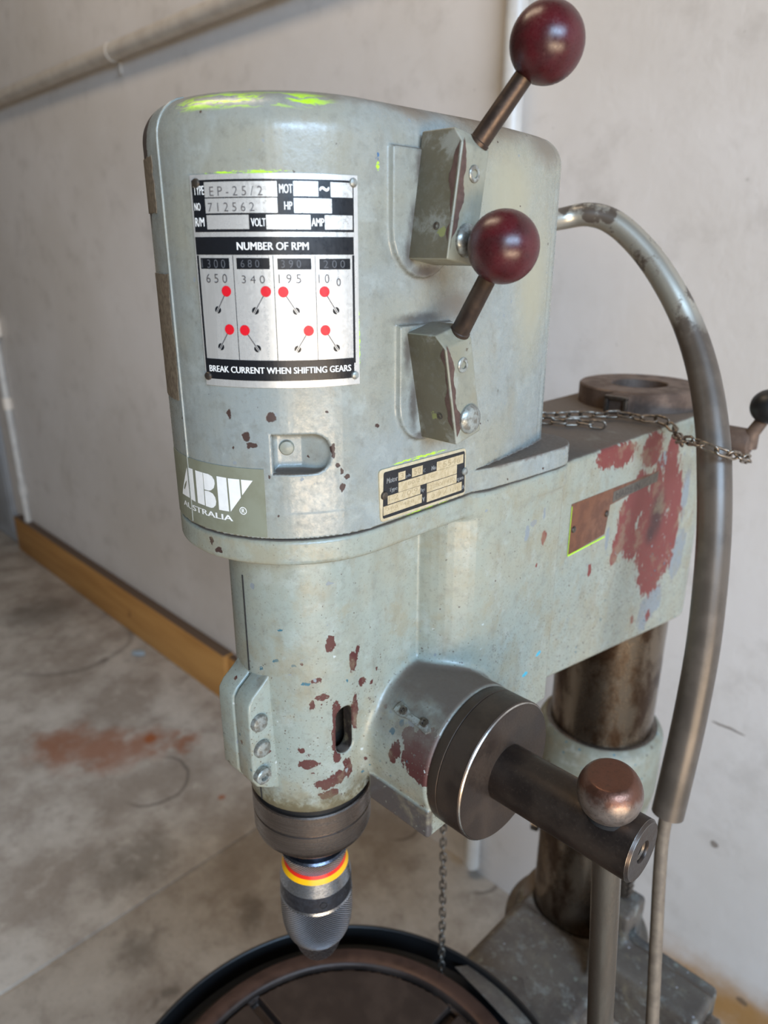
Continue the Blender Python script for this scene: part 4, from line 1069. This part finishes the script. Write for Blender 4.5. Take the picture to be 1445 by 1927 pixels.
def f_brk(x, y, z):
    r = np.sqrt(x * x + (y - 466) ** 2)
    d = extr(r - 84, z, -1010, -888, 4)
    d = smin(d, extr(r - 100, z, -1000, -905, 6), 16)
    d = smin(d, sd_box(x, y, z, (0, 255, -925), (58, 190, 62), 8), 14)
    d = smin(d, sd_box(x, y, z, (20, 330, -890), (72, 70, 36), 10), 14)
    d = smin(d, sd_box(x, y, z, (82, 425, -840), (16, 24, 72), 5), 8)
    d = smin(d, sd_box(x, y, z, (135, 395, -850), (68, 32, 42), 6), 10)
    d = smax(d, -np.maximum(r - 62.3, -1e9), 2)
    d = smax(d, -(np.sqrt((y - 418) ** 2 + (z + 805) ** 2) - 9 + 0 * x + np.maximum(92 - x, 0)), 2)
    return d
br = part('table_bracket', nets(f_brk, (-112, 60, -1018), (212, 575, -760), 3.0), BRACKET, None, 'rough grey table bracket clamped to the column')
part('bracket_ring', lathe((0, 466, 0), (0, 0, -1), [(866, 62.6), (866, 73), (868, 77), (878, 79), (895, 80)], 64), COLLAR, br)
part('crank_shaft', lathe((200, 392, -850), (1, 0, 0), [(0, 24), (14, 24), (16, 21), (26, 21), (26, 14), (70, 14), (70, 0)], 28), DULL, br)
part('base', join_meshes([box(-170, 170, -120, 560, FLOOR, FLOOR + 34, 10, 3), lathe((0, 466, 0), (0, 0, -1), [(1240, 62.4), (1240, 76), (1300, 84), (1338, 110), (1338, 62)], 56)]), BRACKET)

# ------------------------------------------------------------------ chains
def link_mesh(L, Wd, r):
    n = 14; pts = []
    for k in range(n):
        a = 2 * math.pi * k / n
        cx = (L / 2 - Wd / 2) * (1 if math.cos(a) > 0 else -1)
        pts.append(Vector((cx + Wd / 2 * math.cos(a), Wd / 2 * math.sin(a), 0)))
    V = []; F = []; s = 6
    for i in range(n):
        t = (pts[(i + 1) % n] - pts[i - 1]).normalized(); u = Vector((0, 0, 1)); v = t.cross(u)
        for k in range(s):
            b = 2 * math.pi * k / s; p = pts[i] + (u * math.cos(b) + v * math.sin(b)) * r
            V.append((p.x / 1000, p.y / 1000, p.z / 1000))
    for i in range(n):
        for k in range(s):
            j = (i + 1) % n; m = (k + 1) % s
            F.append((i * s + k, j * s + k, j * s + m, i * s + m))
    me = bpy.data.meshes.new('chain_link'); me.from_pydata(V, [], F); me.update(); me.shade_smooth()
    return me
def chain(label, path, L, Wd, r, mat, roll=90):
    root = bpy.data.objects.new('chain', None); COL.objects.link(root)
    root.location = W(*path[0]); tag(root, label, 'chain')
    me = link_mesh(L, Wd, r); me.materials.append(mat)
    pitch = L - 2.2 * r
    pts = [Vector(p) for p in path]
    d = [0]
    for a, b in zip(pts[:-1], pts[1:]): d.append(d[-1] + (b - a).length)
    pos = L / 2; k = 0; first = None
    def at(s):
        s = min(max(s, 0), d[-1])
        for i in range(len(d) - 1):
            if s <= d[i + 1]: return pts[i].lerp(pts[i + 1], (s - d[i]) / max(d[i + 1] - d[i], 1e-6))
        return pts[-1]
    while pos < d[-1]:
        c = at(pos); t = (at(pos + L / 2) - at(pos - L / 2)).normalized()
        o = bpy.data.objects.new('chain_link', me) if first is None else first.copy()
        if first is None: first = o
        COL.objects.link(o); o.parent = root
        q = t.to_track_quat('X', 'Z') @ Matrix.Rotation(rad((k % 2) * roll + random.uniform(-18, 18) + 25), 3, 'X').to_quaternion()
        o.rotation_mode = 'QUATERNION'; o.rotation_quaternion = q
        o.location = W(*c) - root.location
        pos += pitch; k += 1
    return root
p1 = spline([(-34, 292, -147.5), (-15.7, 312.2, -147.8), (-7.5, 326.9, -148), (6, 342, -148), (20, 350, -147.5), (28, 360, -147.2), (39.6, 365, -147.5), (54.8, 363, -148), (64, 367, -147.2), (75.5, 366, -148), (84.0, 362, -152),
             (101, 338, -154), (116, 308, -149), (129, 294, -143), (145.1, 284, -143), (157, 292, -147.5), (162, 318, -155), (154, 354, -165), (139, 394, -176), (126, 436, -186), (119.5, 445, -189), (113, 446, -184)], 6)
chain('grey wire chain draped over the arm top and across the hose', p1, 14.5, 7.2, 1.15, CHAIN)
p2 = spline([(-22, 284, -148), (-4.6, 295.0, -148), (9.3, 299.8, -148), (19.6, 310.1, -148), (33.3, 311.0, -148), (44.8, 316.9, -148)], 6)
chain('short loose end of wire chain lying on the arm beside the cover', p2, 14.5, 7.2, 1.15, CHAIN)
p3 = [(-50, 219, -357), (-48.6, 219, -604), (-44, 217, -720), (-41, 215, -822)]
chain('dark thin chain hanging under the arm down to the table pan', p3, 12.5, 6.6, 1.15, CHAIN_D)
